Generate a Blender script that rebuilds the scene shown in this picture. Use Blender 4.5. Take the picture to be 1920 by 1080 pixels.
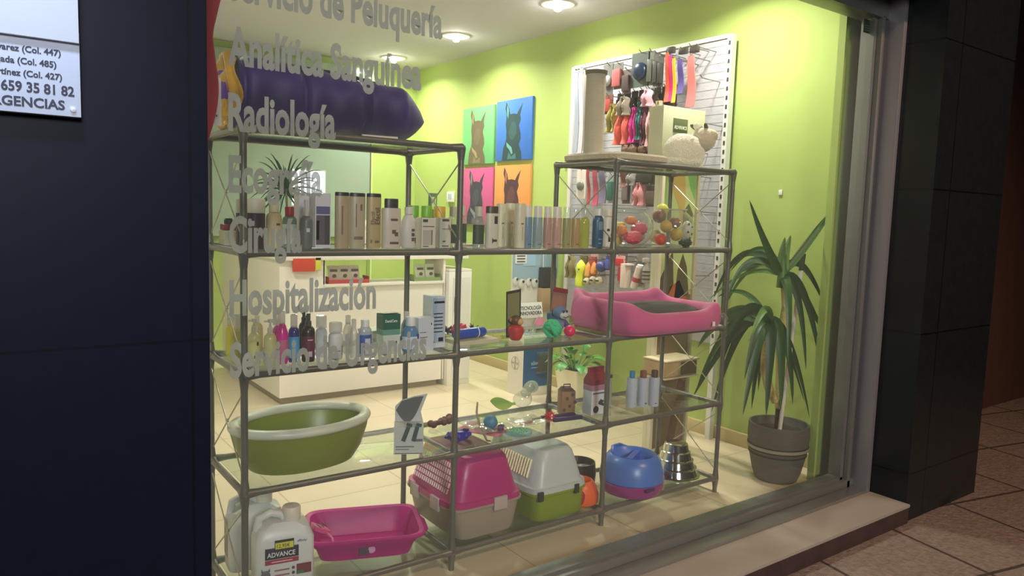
import bpy, bmesh, math, random
from mathutils import Vector, Matrix
from math import pi, sin, cos, radians
random.seed(7)
SC = bpy.context.scene
COL = SC.collection
for o in list(bpy.data.objects): bpy.data.objects.remove(o)

# ------------------------------------------------------------------ camera
CAM_LOC = Vector((-0.706, -2.412, 1.410))
R_ = Vector((0.8088, -0.5873, 0.0311)); F_ = Vector((0.5866, 0.8037, -0.0995))
R_.normalize(); F_.normalize(); U_ = R_.cross(F_).normalized(); R_ = F_.cross(U_).normalized()
cam_d = bpy.data.cameras.new('camera'); cam = bpy.data.objects.new('camera', cam_d); COL.objects.link(cam)
cam.matrix_world = Matrix(((R_.x, U_.x, -F_.x, CAM_LOC.x), (R_.y, U_.y, -F_.y, CAM_LOC.y), (R_.z, U_.z, -F_.z, CAM_LOC.z), (0, 0, 0, 1)))
cam_d.sensor_width = 36.0; cam_d.lens = 1404.3 / 1920 * 36.0
cam_d.clip_start = 0.05; cam_d.clip_end = 60
SC.camera = cam
# ------------------------------------------------------------------ world, exposure
w = bpy.data.worlds.new('night'); SC.world = w; w.use_nodes = True
w.node_tree.nodes['Background'].inputs[0].default_value = (0.20, 0.16, 0.15, 1)
w.node_tree.nodes['Background'].inputs[1].default_value = 0.035
SC.view_settings.view_transform = 'Standard'; SC.view_settings.look = 'None'
SC.view_settings.exposure = 0.6; SC.view_settings.gamma = 1.0; SC.view_settings.use_curve_mapping = False

# ------------------------------------------------------------------ lights
def area(name, loc, size, power, color, rot=(0, 0, 0), spread=pi, shape='DISK'):
    d = bpy.data.lights.new(name, 'AREA'); d.shape = shape; d.size = size; d.energy = power; d.color = color
    d.spread = spread
    o = bpy.data.objects.new(name, d); o.location = loc; o.rotation_euler = rot; COL.objects.link(o); return o
CEIL = 2.87
LAMPS = [(2.69, 4.30), (2.66, 3.10), (2.68, 1.79), (2.68, 0.45), (0.28, 1.95)]  # last lamp is added out of view, to light the counter side
for i, (lx, ly) in enumerate(LAMPS):
    area('downlight_lamp', (lx, ly, CEIL - 0.008), 0.15, 21 if lx > 2.5 else 24 if ly > 1 else 7, (1.0, 0.97, 0.90), spread=radians(150))
area('front_fill', (-1.6, -7.5, 3.4), 1.6, 32, (0.93, 0.95, 1.0), rot=(Vector((1.2, 0, 0.8)) - Vector((-1.6, -7.5, 3.4))).to_track_quat('-Z', 'Y').to_euler(), spread=radians(60))  # added fill light behind the camera, brightens the rack fronts through the glass
# cool shop-sign light above the plaque, and a warm street lamp down the road (both out of frame)
sl = bpy.data.lights.new('sign_lamp', 'SPOT'); sl.energy = 60; sl.color = (0.62, 0.76, 1.0); sl.spot_size = radians(46); sl.spot_blend = 1.0; sl.shadow_soft_size = 0.12
so = bpy.data.objects.new('sign_lamp', sl); so.location = (-0.75, -1.35, 2.75); COL.objects.link(so)
so.rotation_euler = (Vector((-0.72, -0.64, 1.65)) - Vector(so.location)).to_track_quat('-Z', 'Y').to_euler()
st = bpy.data.lights.new('street_lamp', 'SPOT'); st.energy = 560; st.color = (1.0, 0.62, 0.42); st.spot_size = radians(75); st.spot_blend = 0.8; st.shadow_soft_size = 0.2
sto = bpy.data.objects.new('street_lamp', st); sto.location = (2.6, -5.0, 5.2); COL.objects.link(sto)
sto.rotation_euler = (Vector((3.2, -0.9, -0.1)) - Vector(sto.location)).to_track_quat('-Z', 'Y').to_euler()

# ------------------------------------------------------------------ materials
def lin(c):
    c = c / 255.0
    return c / 12.92 if c <= 0.04045 else ((c + 0.055) / 1.055) ** 2.4
def rgb(t): return (lin(t[0]), lin(t[1]), lin(t[2]), 1)
MATS = {}
def M(c, rough=0.5, metal=0.0, bump=0.0, bscale=60, alpha=1.0, var=0.0, vscale=8, spec=0.5, sheen=0.0, stretch=None, sub=0.0):
    key = (c, rough, metal, bump, bscale, alpha, var, vscale, spec, sheen, stretch, sub)
    if key in MATS: return MATS[key]
    m = bpy.data.materials.new('surface_%d' % len(MATS)); m.use_nodes = True
    nt = m.node_tree; b = nt.nodes['Principled BSDF']
    b.inputs['Roughness'].default_value = rough; b.inputs['Metallic'].default_value = metal
    b.inputs['Specular IOR Level'].default_value = spec
    if sheen: b.inputs['Sheen Weight'].default_value = sheen
    b.inputs['Alpha'].default_value = alpha
    col = rgb(c)
    tc = nt.nodes.new('ShaderNodeTexCoord'); vec = tc.outputs['Object']
    if stretch:
        mp = nt.nodes.new('ShaderNodeMapping'); mp.inputs['Scale'].default_value = stretch
        nt.links.new(vec, mp.inputs['Vector']); vec = mp.outputs['Vector']
    n = nt.nodes.new('ShaderNodeTexNoise'); n.inputs['Scale'].default_value = vscale; n.inputs['Detail'].default_value = 4
    nt.links.new(vec, n.inputs['Vector'])
    v = max(var, 0.015)
    mx = nt.nodes.new('ShaderNodeMix'); mx.data_type = 'RGBA'
    mx.inputs[6].default_value = tuple(min(1, x * (1 + v)) for x in col[:3]) + (1,)
    mx.inputs[7].default_value = tuple(x * (1 - v) for x in col[:3]) + (1,)
    nt.links.new(n.outputs['Fac'], mx.inputs[0]); nt.links.new(mx.outputs[2], b.inputs['Base Color'])
    if bump:
        n2 = nt.nodes.new('ShaderNodeTexNoise'); n2.inputs['Scale'].default_value = bscale; n2.inputs['Detail'].default_value = 6
        nt.links.new(vec, n2.inputs['Vector'])
        bp = nt.nodes.new('ShaderNodeBump'); bp.inputs['Strength'].default_value = bump; bp.inputs['Distance'].default_value = 0.01
        nt.links.new(n2.outputs['Fac'], bp.inputs['Height']); nt.links.new(bp.outputs[0], b.inputs['Normal'])
    MATS[key] = m; return m
def glassmat(name, tint, ior=1.45, rough=0.0, refl=1.0, haze=0.0, hazecol=(200, 205, 195)):
    m = bpy.data.materials.new(name); m.use_nodes = True; nt = m.node_tree
    for nn in list(nt.nodes): nt.nodes.remove(nn)
    out = nt.nodes.new('ShaderNodeOutputMaterial'); tr = nt.nodes.new('ShaderNodeBsdfTransparent'); tr.inputs[0].default_value = tint + (1,)
    gl = nt.nodes.new('ShaderNodeBsdfGlossy'); gl.inputs['Roughness'].default_value = rough
    fr = nt.nodes.new('ShaderNodeFresnel'); ge = nt.nodes.new('ShaderNodeNewGeometry'); mi = nt.nodes.new('ShaderNodeMapRange')
    mi.inputs[3].default_value = ior; mi.inputs[4].default_value = 1 / ior; nt.links.new(ge.outputs['Backfacing'], mi.inputs[0]); nt.links.new(mi.outputs[0], fr.inputs[0])
    mul = nt.nodes.new('ShaderNodeMath'); mul.operation = 'MULTIPLY'; mul.inputs[1].default_value = refl
    mx = nt.nodes.new('ShaderNodeMixShader'); nt.links.new(fr.outputs[0], mul.inputs[0]); nt.links.new(mul.outputs[0], mx.inputs[0])
    base = tr.outputs[0]
    if haze:
        df = nt.nodes.new('ShaderNodeBsdfDiffuse'); df.inputs[0].default_value = rgb(hazecol)
        m2 = nt.nodes.new('ShaderNodeMixShader'); m2.inputs[0].default_value = haze
        nt.links.new(base, m2.inputs[1]); nt.links.new(df.outputs[0], m2.inputs[2]); base = m2.outputs[0]
    nt.links.new(base, mx.inputs[1]); nt.links.new(gl.outputs[0], mx.inputs[2]); nt.links.new(mx.outputs[0], out.inputs[0])
    return m
def emat(name, c, s):
    m = bpy.data.materials.new(name); m.use_nodes = True; nt = m.node_tree
    b = nt.nodes['Principled BSDF']; b.inputs['Emission Color'].default_value = rgb(c); b.inputs['Emission Strength'].default_value = s
    b.inputs['Base Color'].default_value = rgb(c); return m
def tilemat(name, c, size, joint, rough=0.35, jw=0.006, rotz=0.0, off=(0, 0, 0), bump=0.0, vscale=6, var=0.05, axes='xy', spec=0.5):
    m = bpy.data.materials.new(name); m.use_nodes = True; nt = m.node_tree; b = nt.nodes['Principled BSDF']
    tc = nt.nodes.new('ShaderNodeTexCoord'); sp = nt.nodes.new('ShaderNodeMapping')
    sp.inputs['Rotation'].default_value = (0, 0, rotz) if axes == 'xy' else (pi / 2, 0, rotz); sp.inputs['Location'].default_value = off
    nt.links.new(tc.outputs['Object'], sp.inputs[0])
    br = nt.nodes.new('ShaderNodeTexBrick'); br.offset = 0.0; br.inputs['Scale'].default_value = 1.0
    br.inputs['Brick Width'].default_value = size[0]; br.inputs['Row Height'].default_value = size[1]
    br.inputs['Mortar Size'].default_value = jw; br.inputs['Mortar Smooth'].default_value = 0.1
    cc = rgb(c)
    br.inputs['Color1'].default_value = cc; br.inputs['Color2'].default_value = tuple(x * 0.97 for x in cc[:3]) + (1,); br.inputs['Mortar'].default_value = rgb(joint)
    nt.links.new(sp.outputs[0], br.inputs['Vector'])
    n = nt.nodes.new('ShaderNodeTexNoise'); n.inputs['Scale'].default_value = vscale; n.inputs['Detail'].default_value = 5
    nt.links.new(sp.outputs[0], n.inputs['Vector'])
    mr = nt.nodes.new('ShaderNodeMapRange'); mr.inputs[3].default_value = 1 - var * 2; mr.inputs[4].default_value = 1 + var
    nt.links.new(n.outputs['Fac'], mr.inputs[0])
    mx = nt.nodes.new('ShaderNodeMix'); mx.data_type = 'RGBA'; mx.blend_type = 'MULTIPLY'; mx.inputs[0].default_value = 1
    nt.links.new(br.outputs['Color'], mx.inputs[6]); nt.links.new(mr.outputs[0], mx.inputs[7])
    nt.links.new(mx.outputs[2], b.inputs['Base Color']); b.inputs['Roughness'].default_value = rough; b.inputs['Specular IOR Level'].default_value = spec
    if bump:
        bp = nt.nodes.new('ShaderNodeBump'); bp.inputs['Strength'].default_value = bump; bp.inputs['Distance'].default_value = 0.01
        nt.links.new(n.outputs['Fac'], bp.inputs['Height']); nt.links.new(bp.outputs[0], b.inputs['Normal'])
    return m

# ------------------------------------------------------------------ mesh builder
class MB:
    def __init__(s): s.bm = bmesh.new()
    def box(s, c, d, rz=0.0, rx=0.0, ry=0.0, bevel=0.0):
        r = bmesh.ops.create_cube(s.bm, size=1.0)
        vs = r['verts']
        mt = Matrix.Translation(c) @ Matrix.Rotation(rz, 4, 'Z') @ Matrix.Rotation(ry, 4, 'Y') @ Matrix.Rotation(rx, 4, 'X') @ Matrix.Diagonal((d[0], d[1], d[2], 1))
        bmesh.ops.transform(s.bm, matrix=mt, verts=vs)
        if bevel:
            es = list({e for v in vs for e in v.link_edges})
            bmesh.ops.bevel(s.bm, geom=es, offset=bevel, segments=2, affect='EDGES', profile=0.6)
        return s
    def b2(s, x0, x1, y0, y1, z0, z1, bevel=0.0):
        return s.box(((x0 + x1) / 2, (y0 + y1) / 2, (z0 + z1) / 2), (abs(x1 - x0), abs(y1 - y0), abs(z1 - z0)), bevel=bevel)
    def tube(s, pts, r, seg=10, caps=True, flat=None):
        pts = [Vector(p) for p in pts]; n = len(pts)
        rs = r if isinstance(r, (list, tuple)) else [r] * n
        rings = []; prev = None
        for i, p in enumerate(pts):
            t = (pts[min(i + 1, n - 1)] - pts[max(i - 1, 0)])
            if t.length < 1e-9: t = Vector((0, 0, 1))
            t.normalize()
            if prev is None:
                a = Vector((0, 0, 1)) if abs(t.z) < 0.9 else Vector((1, 0, 0))
                u = t.cross(a).normalized()
            else:
                u = (prev - t * prev.dot(t)); u = u.normalized() if u.length > 1e-6 else t.orthogonal().normalized()
            prev = u; v = t.cross(u)
            k = flat if flat else 1.0
            rings.append([s.bm.verts.new(p + (u * cos(2 * pi * j / seg) + v * sin(2 * pi * j / seg) * k) * rs[i]) for j in range(seg)])
        for a, b in zip(rings, rings[1:]):
            for j in range(seg): s.bm.faces.new((a[j], a[(j + 1) % seg], b[(j + 1) % seg], b[j]))
        if caps:
            s.bm.faces.new(rings[0][::-1]); s.bm.faces.new(rings[-1])
        return s
    def lathe(s, prof, c=(0, 0, 0), seg=24, sx=1.0, sy=1.0, arc=None, mat=None, cap=True):
        rings = []
        full = arc is None
        a0, a1 = (0, 2 * pi) if full else arc
        cnt = seg if full else seg + 1
        for r, z in prof:
            rings.append([s.bm.verts.new((c[0] + max(r, 1e-5) * cos(a0 + (a1 - a0) * j / seg) * sx, c[1] + max(r, 1e-5) * sin(a0 + (a1 - a0) * j / seg) * sy, c[2] + z)) for j in range(cnt)])
        for a, b in zip(rings, rings[1:]):
            for j in range(seg if full else seg):
                k = (j + 1) % cnt
                s.bm.faces.new((a[j], a[k], b[k], b[j]))
        if full and cap:
            if prof[0][0] > 1e-4: s.bm.faces.new(rings[0][::-1])
            if prof[-1][0] > 1e-4 and prof[-1][1] != prof[0][1]: s.bm.faces.new(rings[-1])
        if mat is not None:
            bmesh.ops.transform(s.bm, matrix=mat, verts=[v for rg in rings for v in rg])
        return s
    def loft(s, secs, seg=40, n=4.0, caps=True, mat=None):
        # secs: (cx, cy, z, hx, hy[, n])  rounded rectangles (superellipses) stacked in order
        rings = []
        for q in secs:
            e = q[5] if len(q) > 5 else n; ring = []
            for j in range(seg):
                t = 2 * pi * j / seg; ct, stt = cos(t), sin(t)
                ring.append(s.bm.verts.new((q[0] + q[3] * math.copysign(abs(ct) ** (2 / e), ct), q[1] + q[4] * math.copysign(abs(stt) ** (2 / e), stt), q[2])))
            rings.append(ring)
        for a, b in zip(rings, rings[1:]):
            for j in range(seg): s.bm.faces.new((a[j], a[(j + 1) % seg], b[(j + 1) % seg], b[j]))
        if caps: s.bm.faces.new(rings[0][::-1]); s.bm.faces.new(rings[-1])
        if mat is not None: bmesh.ops.transform(s.bm, matrix=mat, verts=[v for rg in rings for v in rg])
        return s
    def sph(s, c, r, sc=(1, 1, 1), sub=3, rz=0.0, ry=0.0, noise=0.0, cubic=0.0):
        g = bmesh.ops.create_icosphere(s.bm, subdivisions=sub, radius=1.0)
        vs = g['verts']
        if noise:
            for v in vs:
                v.co *= 1 + noise * (sin(v.co.x * 9 + c[0] * 31) * sin(v.co.y * 8 + 1) + 0.6 * sin(v.co.z * 11 + c[1] * 17))
        bmesh.ops.transform(s.bm, matrix=Matrix.Translation(c) @ Matrix.Rotation(rz, 4, 'Z') @ Matrix.Rotation(ry, 4, 'Y') @ Matrix.Diagonal((r * sc[0], r * sc[1], r * sc[2], 1)), verts=vs)
        return s
    def prism(s, poly, d, mat):
        # poly in local XY, thickness d along local Z (centred), placed by mat
        a = [s.bm.verts.new(mat @ Vector((p[0], p[1], -d / 2))) for p in poly]
        b = [s.bm.verts.new(mat @ Vector((p[0], p[1], d / 2))) for p in poly]
        s.bm.faces.new(a[::-1]); s.bm.faces.new(b); n = len(poly)
        for i in range(n): s.bm.faces.new((a[i], a[(i + 1) % n], b[(i + 1) % n], b[i]))
        return s
    def sheet(s, fn, nu, nv, th=0.0):
        g = [[s.bm.verts.new(fn(i / nu, j / nv)) for j in range(nv + 1)] for i in range(nu + 1)]
        fs = []
        for i in range(nu):
            for j in range(nv): fs.append(s.bm.faces.new((g[i][j], g[i + 1][j], g[i + 1][j + 1], g[i][j + 1])))
        if th:
            bmesh.ops.recalc_face_normals(s.bm, faces=fs)
            bmesh.ops.solidify(s.bm, geom=fs, thickness=th)
        return s
    def build(s, name, mat, parent=None, smooth=True, loc=None, rot=None):
        bmesh.ops.recalc_face_normals(s.bm, faces=s.bm.faces[:])
        me = bpy.data.meshes.new(name); s.bm.to_mesh(me); s.bm.free()
        if smooth:
            me.polygons.foreach_set('use_smooth', [True] * len(me.polygons))
            try: me.set_sharp_from_angle(angle=radians(35))
            except Exception: pass
        me.materials.append(mat)
        o = bpy.data.objects.new(name, me); COL.objects.link(o)
        if parent: o.parent = parent
        if loc: o.location = loc
        if rot: o.rotation_euler = rot
        return o
def tag(o, label, cat, group=None):
    o['label'] = label; o['category'] = cat
    if group: o['group'] = group
    return o
def thing(name, label, cat, loc=(0, 0, 0), rz=0.0, group=None):
    o = bpy.data.objects.new(name, None); COL.objects.link(o); o.location = loc; o.rotation_euler = (0, 0, rz)
    o.empty_display_size = 0.05
    return tag(o, label, cat, group)
def struct(o): o['kind'] = 'structure'; return o
def text(s, size, loc, mat, parent=None, face='-y', xs=1.0, bold=0.0, align='LEFT', depth=0.0006, name='lettering', roll=0.0, space=1.0, rot=None):
    cu = bpy.data.curves.new('t', 'FONT'); cu.body = s; cu.size = size; cu.align_x = align; cu.offset = bold * size; cu.extrude = depth
    cu.space_character = space; cu.resolution_u = 3
    t = bpy.data.objects.new('t', cu); COL.objects.link(t)
    dg = bpy.context.evaluated_depsgraph_get(); me = bpy.data.meshes.new_from_object(t.evaluated_get(dg))
    bpy.data.objects.remove(t); bpy.data.curves.remove(cu)
    me.materials.clear(); me.materials.append(mat)
    o = bpy.data.objects.new(name, me); COL.objects.link(o); o.parent = parent
    R = {'-y': Matrix.Rotation(pi / 2, 4, 'X'), '-x': Matrix.Rotation(-pi / 2, 4, 'Z') @ Matrix.Rotation(pi / 2, 4, 'X'), '+z': Matrix.Identity(4)}[face] if rot is None else rot
    me.transform(Matrix.Translation(loc) @ R @ Matrix.Rotation(roll, 4, 'Z') @ Matrix.Diagonal((xs, 1, 1, 1)))
    return o
def P(mb, name, mat, parent, **k): return mb.build(name, mat, parent, **k)

# common materials
STEEL = M((150, 148, 138), 0.38, 0.85, var=0.06)
ALU = M((165, 165, 160), 0.35, 0.8, var=0.05, vscale=3)
GREEN = M((172, 192, 104), 0.72, bump=0.03, bscale=220, var=0.02)
WHITE = M((232, 230, 222), 0.45)
BLACK = M((22, 22, 24), 0.4)
DARK = M((40, 40, 42), 0.5)
CREAMW = M((224, 216, 198), 0.4)
GLASS = glassmat('shelf_glass', (0.90, 0.95, 0.91), refl=0.9)
PANE = glassmat('window_glass', (0.93, 0.94, 0.92), refl=0.7, haze=0.03)
CLEAR = glassmat('clear_plastic', (0.93, 0.95, 0.94), refl=1.5, haze=0.10)
CLEARB = glassmat('clear_bottle', (0.90, 0.92, 0.88), refl=1.5, haze=0.30, hazecol=(205, 208, 196))
GREYPR = M((95, 95, 100), 0.6)

# ------------------------------------------------------------------ setting
struct(MB().b2(-0.4, 3.3, -0.36, 4.9, -0.08, 0).build('floor', tilemat('floor_tile', (208, 194, 164), (0.60, 0.60), (176, 160, 126), rough=0.28, jw=0.004, rotz=0.0, off=(0.1, 0.25, 0), var=0.03, vscale=2.5)))
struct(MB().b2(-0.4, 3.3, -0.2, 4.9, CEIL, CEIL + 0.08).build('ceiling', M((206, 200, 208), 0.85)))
struct(MB().b2(3.19, 3.30, -0.30, 4.9, 0, CEIL).build('wall_right', GREEN))
struct(MB().b2(-0.4, 3.19, 4.75, 4.9, 0, CEIL).build('wall_back', GREEN))
struct(MB().b2(-0.5, -0.4, -0.30, 4.9, 0, CEIL).build('wall_left', M((216, 214, 200), 0.8)))
struct(MB().b2(2.995, 3.19, -0.19, -0.15, 0, CEIL).build('wall_front', M((165, 186, 98), 0.75, bump=0.03, bscale=200)))
struct(MB().b2(3.165, 3.19, -0.17, 4.75, 0, 0.085, bevel=0.003).build('baseboard_right', M((196, 178, 128), 0.4, var=0.08, vscale=5)))
struct(MB().b2(2.66, 3.165, 4.725, 4.75, 0, 0.085, bevel=0.003).build('baseboard_back', M((196, 178, 128), 0.4, var=0.08, vscale=5)))
# street front
GRAN = tilemat('black_cladding', (26, 30, 31), (1.2, 0.72), (10, 11, 12), rough=0.28, spec=0.3, jw=0.004, off=(0.3, 0.15, 0.0), axes='xz', var=0.2, vscale=20)
struct(MB().b2(-3.0, -0.262, -0.63, -0.30, -0.1, 4.0).build('wall_street', tilemat('blue_black_cladding', (15, 19, 34), (1.4, 0.9), (12, 14, 22), rough=0.42, spec=0.15, jw=0.003, off=(0.3, 0.2, 0), axes='xz', var=0.15, vscale=30)))
struct(MB().b2(3.125, 3.92, -0.63, -0.30, -0.1, 4.0).build('wall_street', GRAN))
struct(MB().b2(3.30, 3.92, -0.30, 0.22, -0.1, 4.0).build('wall_street', GRAN))
struct(MB().b2(-0.262, 3.125, -0.63, -0.22, 2.53, 4.0).build('wall_street', M((58, 44, 34), 0.7)))
struct(MB().b2(-0.4, 3.3, -0.22, -0.14, 2.5, CEIL).build('wall_front', M((210, 205, 190), 0.8)))
struct(MB().b2(-0.262, 3.125, -0.65, -0.44, -0.014, 0.0).build('trim_1', M((150, 141, 128), 0.4, var=0.05, vscale=4)))
struct(MB().b2(-0.262, 3.125, -0.645, -0.44, -0.12, -0.014).build('trim_2', M((58, 42, 40), 0.6, bump=0.3, bscale=30, var=0.4, vscale=12)))
struct(MB().b2(-8, 12, -9, 0.6, -0.2, -0.1).build('floor_street', tilemat('pavement', (138, 122, 108), (0.62, 0.62), (70, 58, 50), rough=0.7, jw=0.010, rotz=radians(12), off=(0.05, -0.12, 0), bump=1.0, vscale=45, var=0.3)))
struct(MB().b2(3.92, 9, 0.22, 0.4, -0.1, 4).build('wall_street', M((74, 48, 38), 0.75, bump=0.2, bscale=20, var=0.2)))
# neighbouring doorway
d1 = struct(MB().b2(4.55, 5.6, 0.17, 0.215, -0.1, 2.3).build('door_1', M((96, 58, 42), 0.5, var=0.2, vscale=3, stretch=(8, 8, 0.6))))
fr = MB(); fr.b2(4.42, 4.55, 0.08, 0.215, -0.1, 2.4); fr.b2(5.6, 5.72, 0.08, 0.215, -0.1, 2.4); fr.b2(4.55, 5.6, 0.08, 0.215, 2.3, 2.4); fr.build('door_frame', M((70, 44, 34), 0.5), d1)
MB().tube([(4.68, 0.15, 0.9), (4.68, 0.1, 0.9), (4.68, 0.1, 1.2), (4.68, 0.15, 1.2)], 0.012).build('door_handle', STEEL, d1)
dp = thing('drain_pipe', 'brown drain pipe running up the wall right of the black pier', 'pipe', (4.15, 0.14, -0.1))
MB().tube([(0, 0, 0), (0, 0, 3.9)], 0.05, 16).build('pipe', M((110, 74, 58), 0.45), dp)
for zz in (0.5, 1.7, 2.9): MB().box((0, 0.035, zz), (0.13, 0.08, 0.03)).build('bracket', M((60, 42, 36), 0.5), dp)

# window (frame, pane, lettering)
w1 = struct(MB().b2(-0.262, 3.02, -0.304, -0.296, 0.055, 2.44).build('window_1', PANE))
fm = MB()
fm.b2(-0.262, 3.125, -0.36, -0.245, 0.0, 0.052, bevel=0.004); fm.b2(-0.262, 3.125, -0.335, -0.265, 0.052, 0.066)
fm.b2(-0.262, 3.125, -0.36, -0.25, 2.44, 2.53, bevel=0.003)
fm.b2(3.005, 3.03, -0.335, -0.265, 0.05, 2.45); fm.b2(3.034, 3.064, -0.36, -0.25, 0.0, 2.45, bevel=0.004)
fm.b2(-0.262, -0.22, -0.36, -0.25, 0.0, 2.45)
P(fm, 'window_frame', M((128, 130, 124), 0.4, 0.6, var=0.05), w1)
P(MB().b2(3.064, 3.094, -0.345, -0.25, 0.0, 2.50), 'frame_gap', M((70, 66, 60), 0.5, 0.5), w1)
P(MB().b2(3.090, 3.122, -0.44, -0.25, 0.0, 2.53, bevel=0.003), 'frame_cover', M((150, 148, 150), 0.4, 0.6), w1)
P(MB().b2(-0.262, 3.09, -0.44, -0.362, -0.002, 0.016, bevel=0.003), 'sill_strip', ALU, w1)
VIN = bpy.data.materials.new('frosted_vinyl'); VIN.use_nodes = True
nt = VIN.node_tree; nt.nodes.remove(nt.nodes['Principled BSDF'])
df = nt.nodes.new('ShaderNodeBsdfDiffuse'); tl = nt.nodes.new('ShaderNodeBsdfTranslucent'); tp = nt.nodes.new('ShaderNodeBsdfTransparent')
df.inputs[0].default_value = (0.62, 0.64, 0.65, 1); tl.inputs[0].default_value = (0.64, 0.65, 0.66, 1)
ma = nt.nodes.new('ShaderNodeMixShader'); ma.inputs[0].default_value = 0.75; mb_ = nt.nodes.new('ShaderNodeMixShader'); mb_.inputs[0].default_value = 0.22
nt.links.new(df.outputs[0], ma.inputs[1]); nt.links.new(tl.outputs[0], ma.inputs[2]); nt.links.new(ma.outputs[0], mb_.inputs[1]); nt.links.new(tp.outputs[0], mb_.inputs[2])
nt.links.new(mb_.outputs[0], nt.nodes['Material Output'].inputs[0])
LINES = [('Servicio de Peluquería', 1.955, 0.66), ('Analítica Sanguínea', 1.787, 0.588), ('Radiología', 1.612, 0.306), ('Ecografía', 1.446, 0.265), ('Cirugía', 1.281, 0.205), ('Hospitalización', 1.105, 0.442), ('Servicio de Urgencias', 0.930, 0.625)]
for s_, z_, wd in LINES:
    o = text(s_, 0.136, (0, 0, 0), VIN, w1, bold=0.034, depth=0.0004)
    xs = [v.co.x for v in o.data.vertices]; k = wd / (max(xs) - min(xs))
    o.data.transform(Matrix.Translation((-0.125 - min(xs) * k, -0.2945, z_)) @ Matrix.Diagonal((k, 1, 1, 1)))
# corner sticker
sk = tag(MB().b2(2.955, 3.02, -0.3075, -0.305, 2.365, 2.43).build('window_sticker', M((34, 48, 30), 0.4)), 'small dark green square sticker in the top right corner of the window', 'sticker')
for k in range(3): MB().b2(2.962, 3.012, -0.3082, -0.3076, 2.376 + k * 0.011, 2.380 + k * 0.011).build('printed_line', M((90, 105, 80), 0.5), sk)

# plaque on the left pier
pq = thing('wall_plaque', 'white acrylic plaque with phone number on the dark wall left of the window', 'sign', (-0.512, -0.655, 1.574))
PW = M((205, 212, 228), 0.25)
P(MB().b2(-0.42, 0, -0.006, 0.02, 0, 0.165, bevel=0.001), 'lower_panel', PW, pq)
P(MB().b2(-0.42, -0.002, -0.018, 0.0, 0.143, 0.62, bevel=0.001), 'upper_panel', M((225, 230, 240), 0.25), pq)
P(MB().lathe([(0.0, 0.006), (0.005, 0.004), (0.006, 0)], seg=16, mat=Matrix.Translation((-0.014, -0.006, 0.014)) @ Matrix.Rotation(pi / 2, 4, 'X')), 'fixing_cap', M((235, 235, 240), 0.2), pq)
INK = M((52, 54, 70), 0.6)
for s_, sz, x_, z_, xs_ in [('659 35 81 82', 0.0265, -0.011, 0.040, 0.86), ('URGENCIAS', 0.0255, -0.028, 0.012, 1.0), ('Martínez (Col. 427)', 0.0165, -0.031, 0.069, 0.96), ('Tejada (Col. 485)', 0.0165, -0.040, 0.092, 0.96), ('Álvarez (Col. 447)', 0.0165, -0.032, 0.115, 0.96)]:
    text(s_, sz, (x_, -0.0068, z_), INK, pq, xs=xs_, bold=0.028, align='RIGHT', depth=0.0002)

# ------------------------------------------------------------------ display rack
W, DP = 0.8, 0.41
LV = [0.073, 0.4686, 0.862, 1.2567, 1.6462]
RT = 0.0115
rack = thing('display_rack', 'grey metal tube display rack with three bays standing behind the shop window', 'shelf rack', (0, 0, 0))
TUBE = M((108, 107, 98), 0.38, 0.4, var=0.05)
for i in range(4):
    for y in (0, DP):
        top = LV[4]
        P(MB().tube([(i * W, y, 0.0), (i * W, y, top)], RT, 14), 'post', TUBE, rack)
def hbar(a, b): P(MB().tube([a, b], RT, 12), 'crossbar', TUBE, rack)
for k, z in enumerate(LV):
    for i in range(3):
        if k == 4 and i == 1: continue
        for y in (0, DP): hbar((i * W, y, z), ((i + 1) * W, y, z))
    for i in range(4): hbar((i * W, 0, z), (i * W, DP, z))
    for i in range(4):
        for y in (0, DP):
            c = MB(); c.sph((i * W, y, z), 0.0175, sub=2)
            for sx in (-1, 1):
                if (i == 0 and sx < 0) or (i == 3 and sx > 0) or (k == 4 and ((i == 1 and sx > 0) or (i == 2 and sx < 0))): continue
                c.tube([(i * W, y, z), (i * W + sx * 0.045, y, z)], [0.0175, 0.0122], 12)
            c.tube([(i * W, y, z), (i * W, y + (0.045 if y == 0 else -0.045), z)], [0.0175, 0.0122], 12)
            c.tube([(i * W, y, z), (i * W, y, z - 0.045)], [0.0175, 0.0122], 12)
            if k < 4: c.tube([(i * W, y, z), (i * W, y, z + 0.045)], [0.0175, 0.0122], 12)
            j = P(c, 'joint', TUBE, rack)
            if y == 0: P(MB().lathe([(0.005, 0), (0.004, 0.003), (0, 0.0035)], seg=10, mat=Matrix.Translation((i * W, -0.0165, z)) @ Matrix.Rotation(pi / 2, 4, 'X')), 'screw', STEEL, j)
for i in range(4):
    for k in range(4):
        if i in (1, 2) and k != 3: continue
        z0, z1 = LV[k] + 0.05, LV[k + 1] - 0.05
        br = MB(); br.tube([(i * W, 0.012, z0), (i * W, DP - 0.012, z1)], 0.0026, 8); br.tube([(i * W + 0.004, 0.012, z1), (i * W + 0.004, DP - 0.012, z0)], 0.0026, 8)
        br.tube([(i * W - 0.002, DP / 2, (z0 + z1) / 2), (i * W + 0.006, DP / 2, (z0 + z1) / 2)], 0.007, 10)
        P(br, 'cross_brace', M((190, 186, 165), 0.3, 0.8), rack)
BAYN = ['left', 'middle', 'right']; LVN = ['lowest', 'second lowest', 'middle', 'upper', 'top']
for k, z in enumerate(LV):
    for i in range(3):
        if k == 4 and i == 1: continue
        g = MB().b2(i * W + 0.016, (i + 1) * W - 0.016, 0.013, DP - 0.013, z + 0.004, z + 0.0105, bevel=0.001).build('glass_shelf', GLASS)
        tag(g, 'clear glass shelf at the %s level of the %s bay of the metal rack' % (LVN[k], BAYN[i]), 'shelf', 'glass shelves of the display rack')
ZS = [z + 0.0112 for z in LV]

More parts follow.
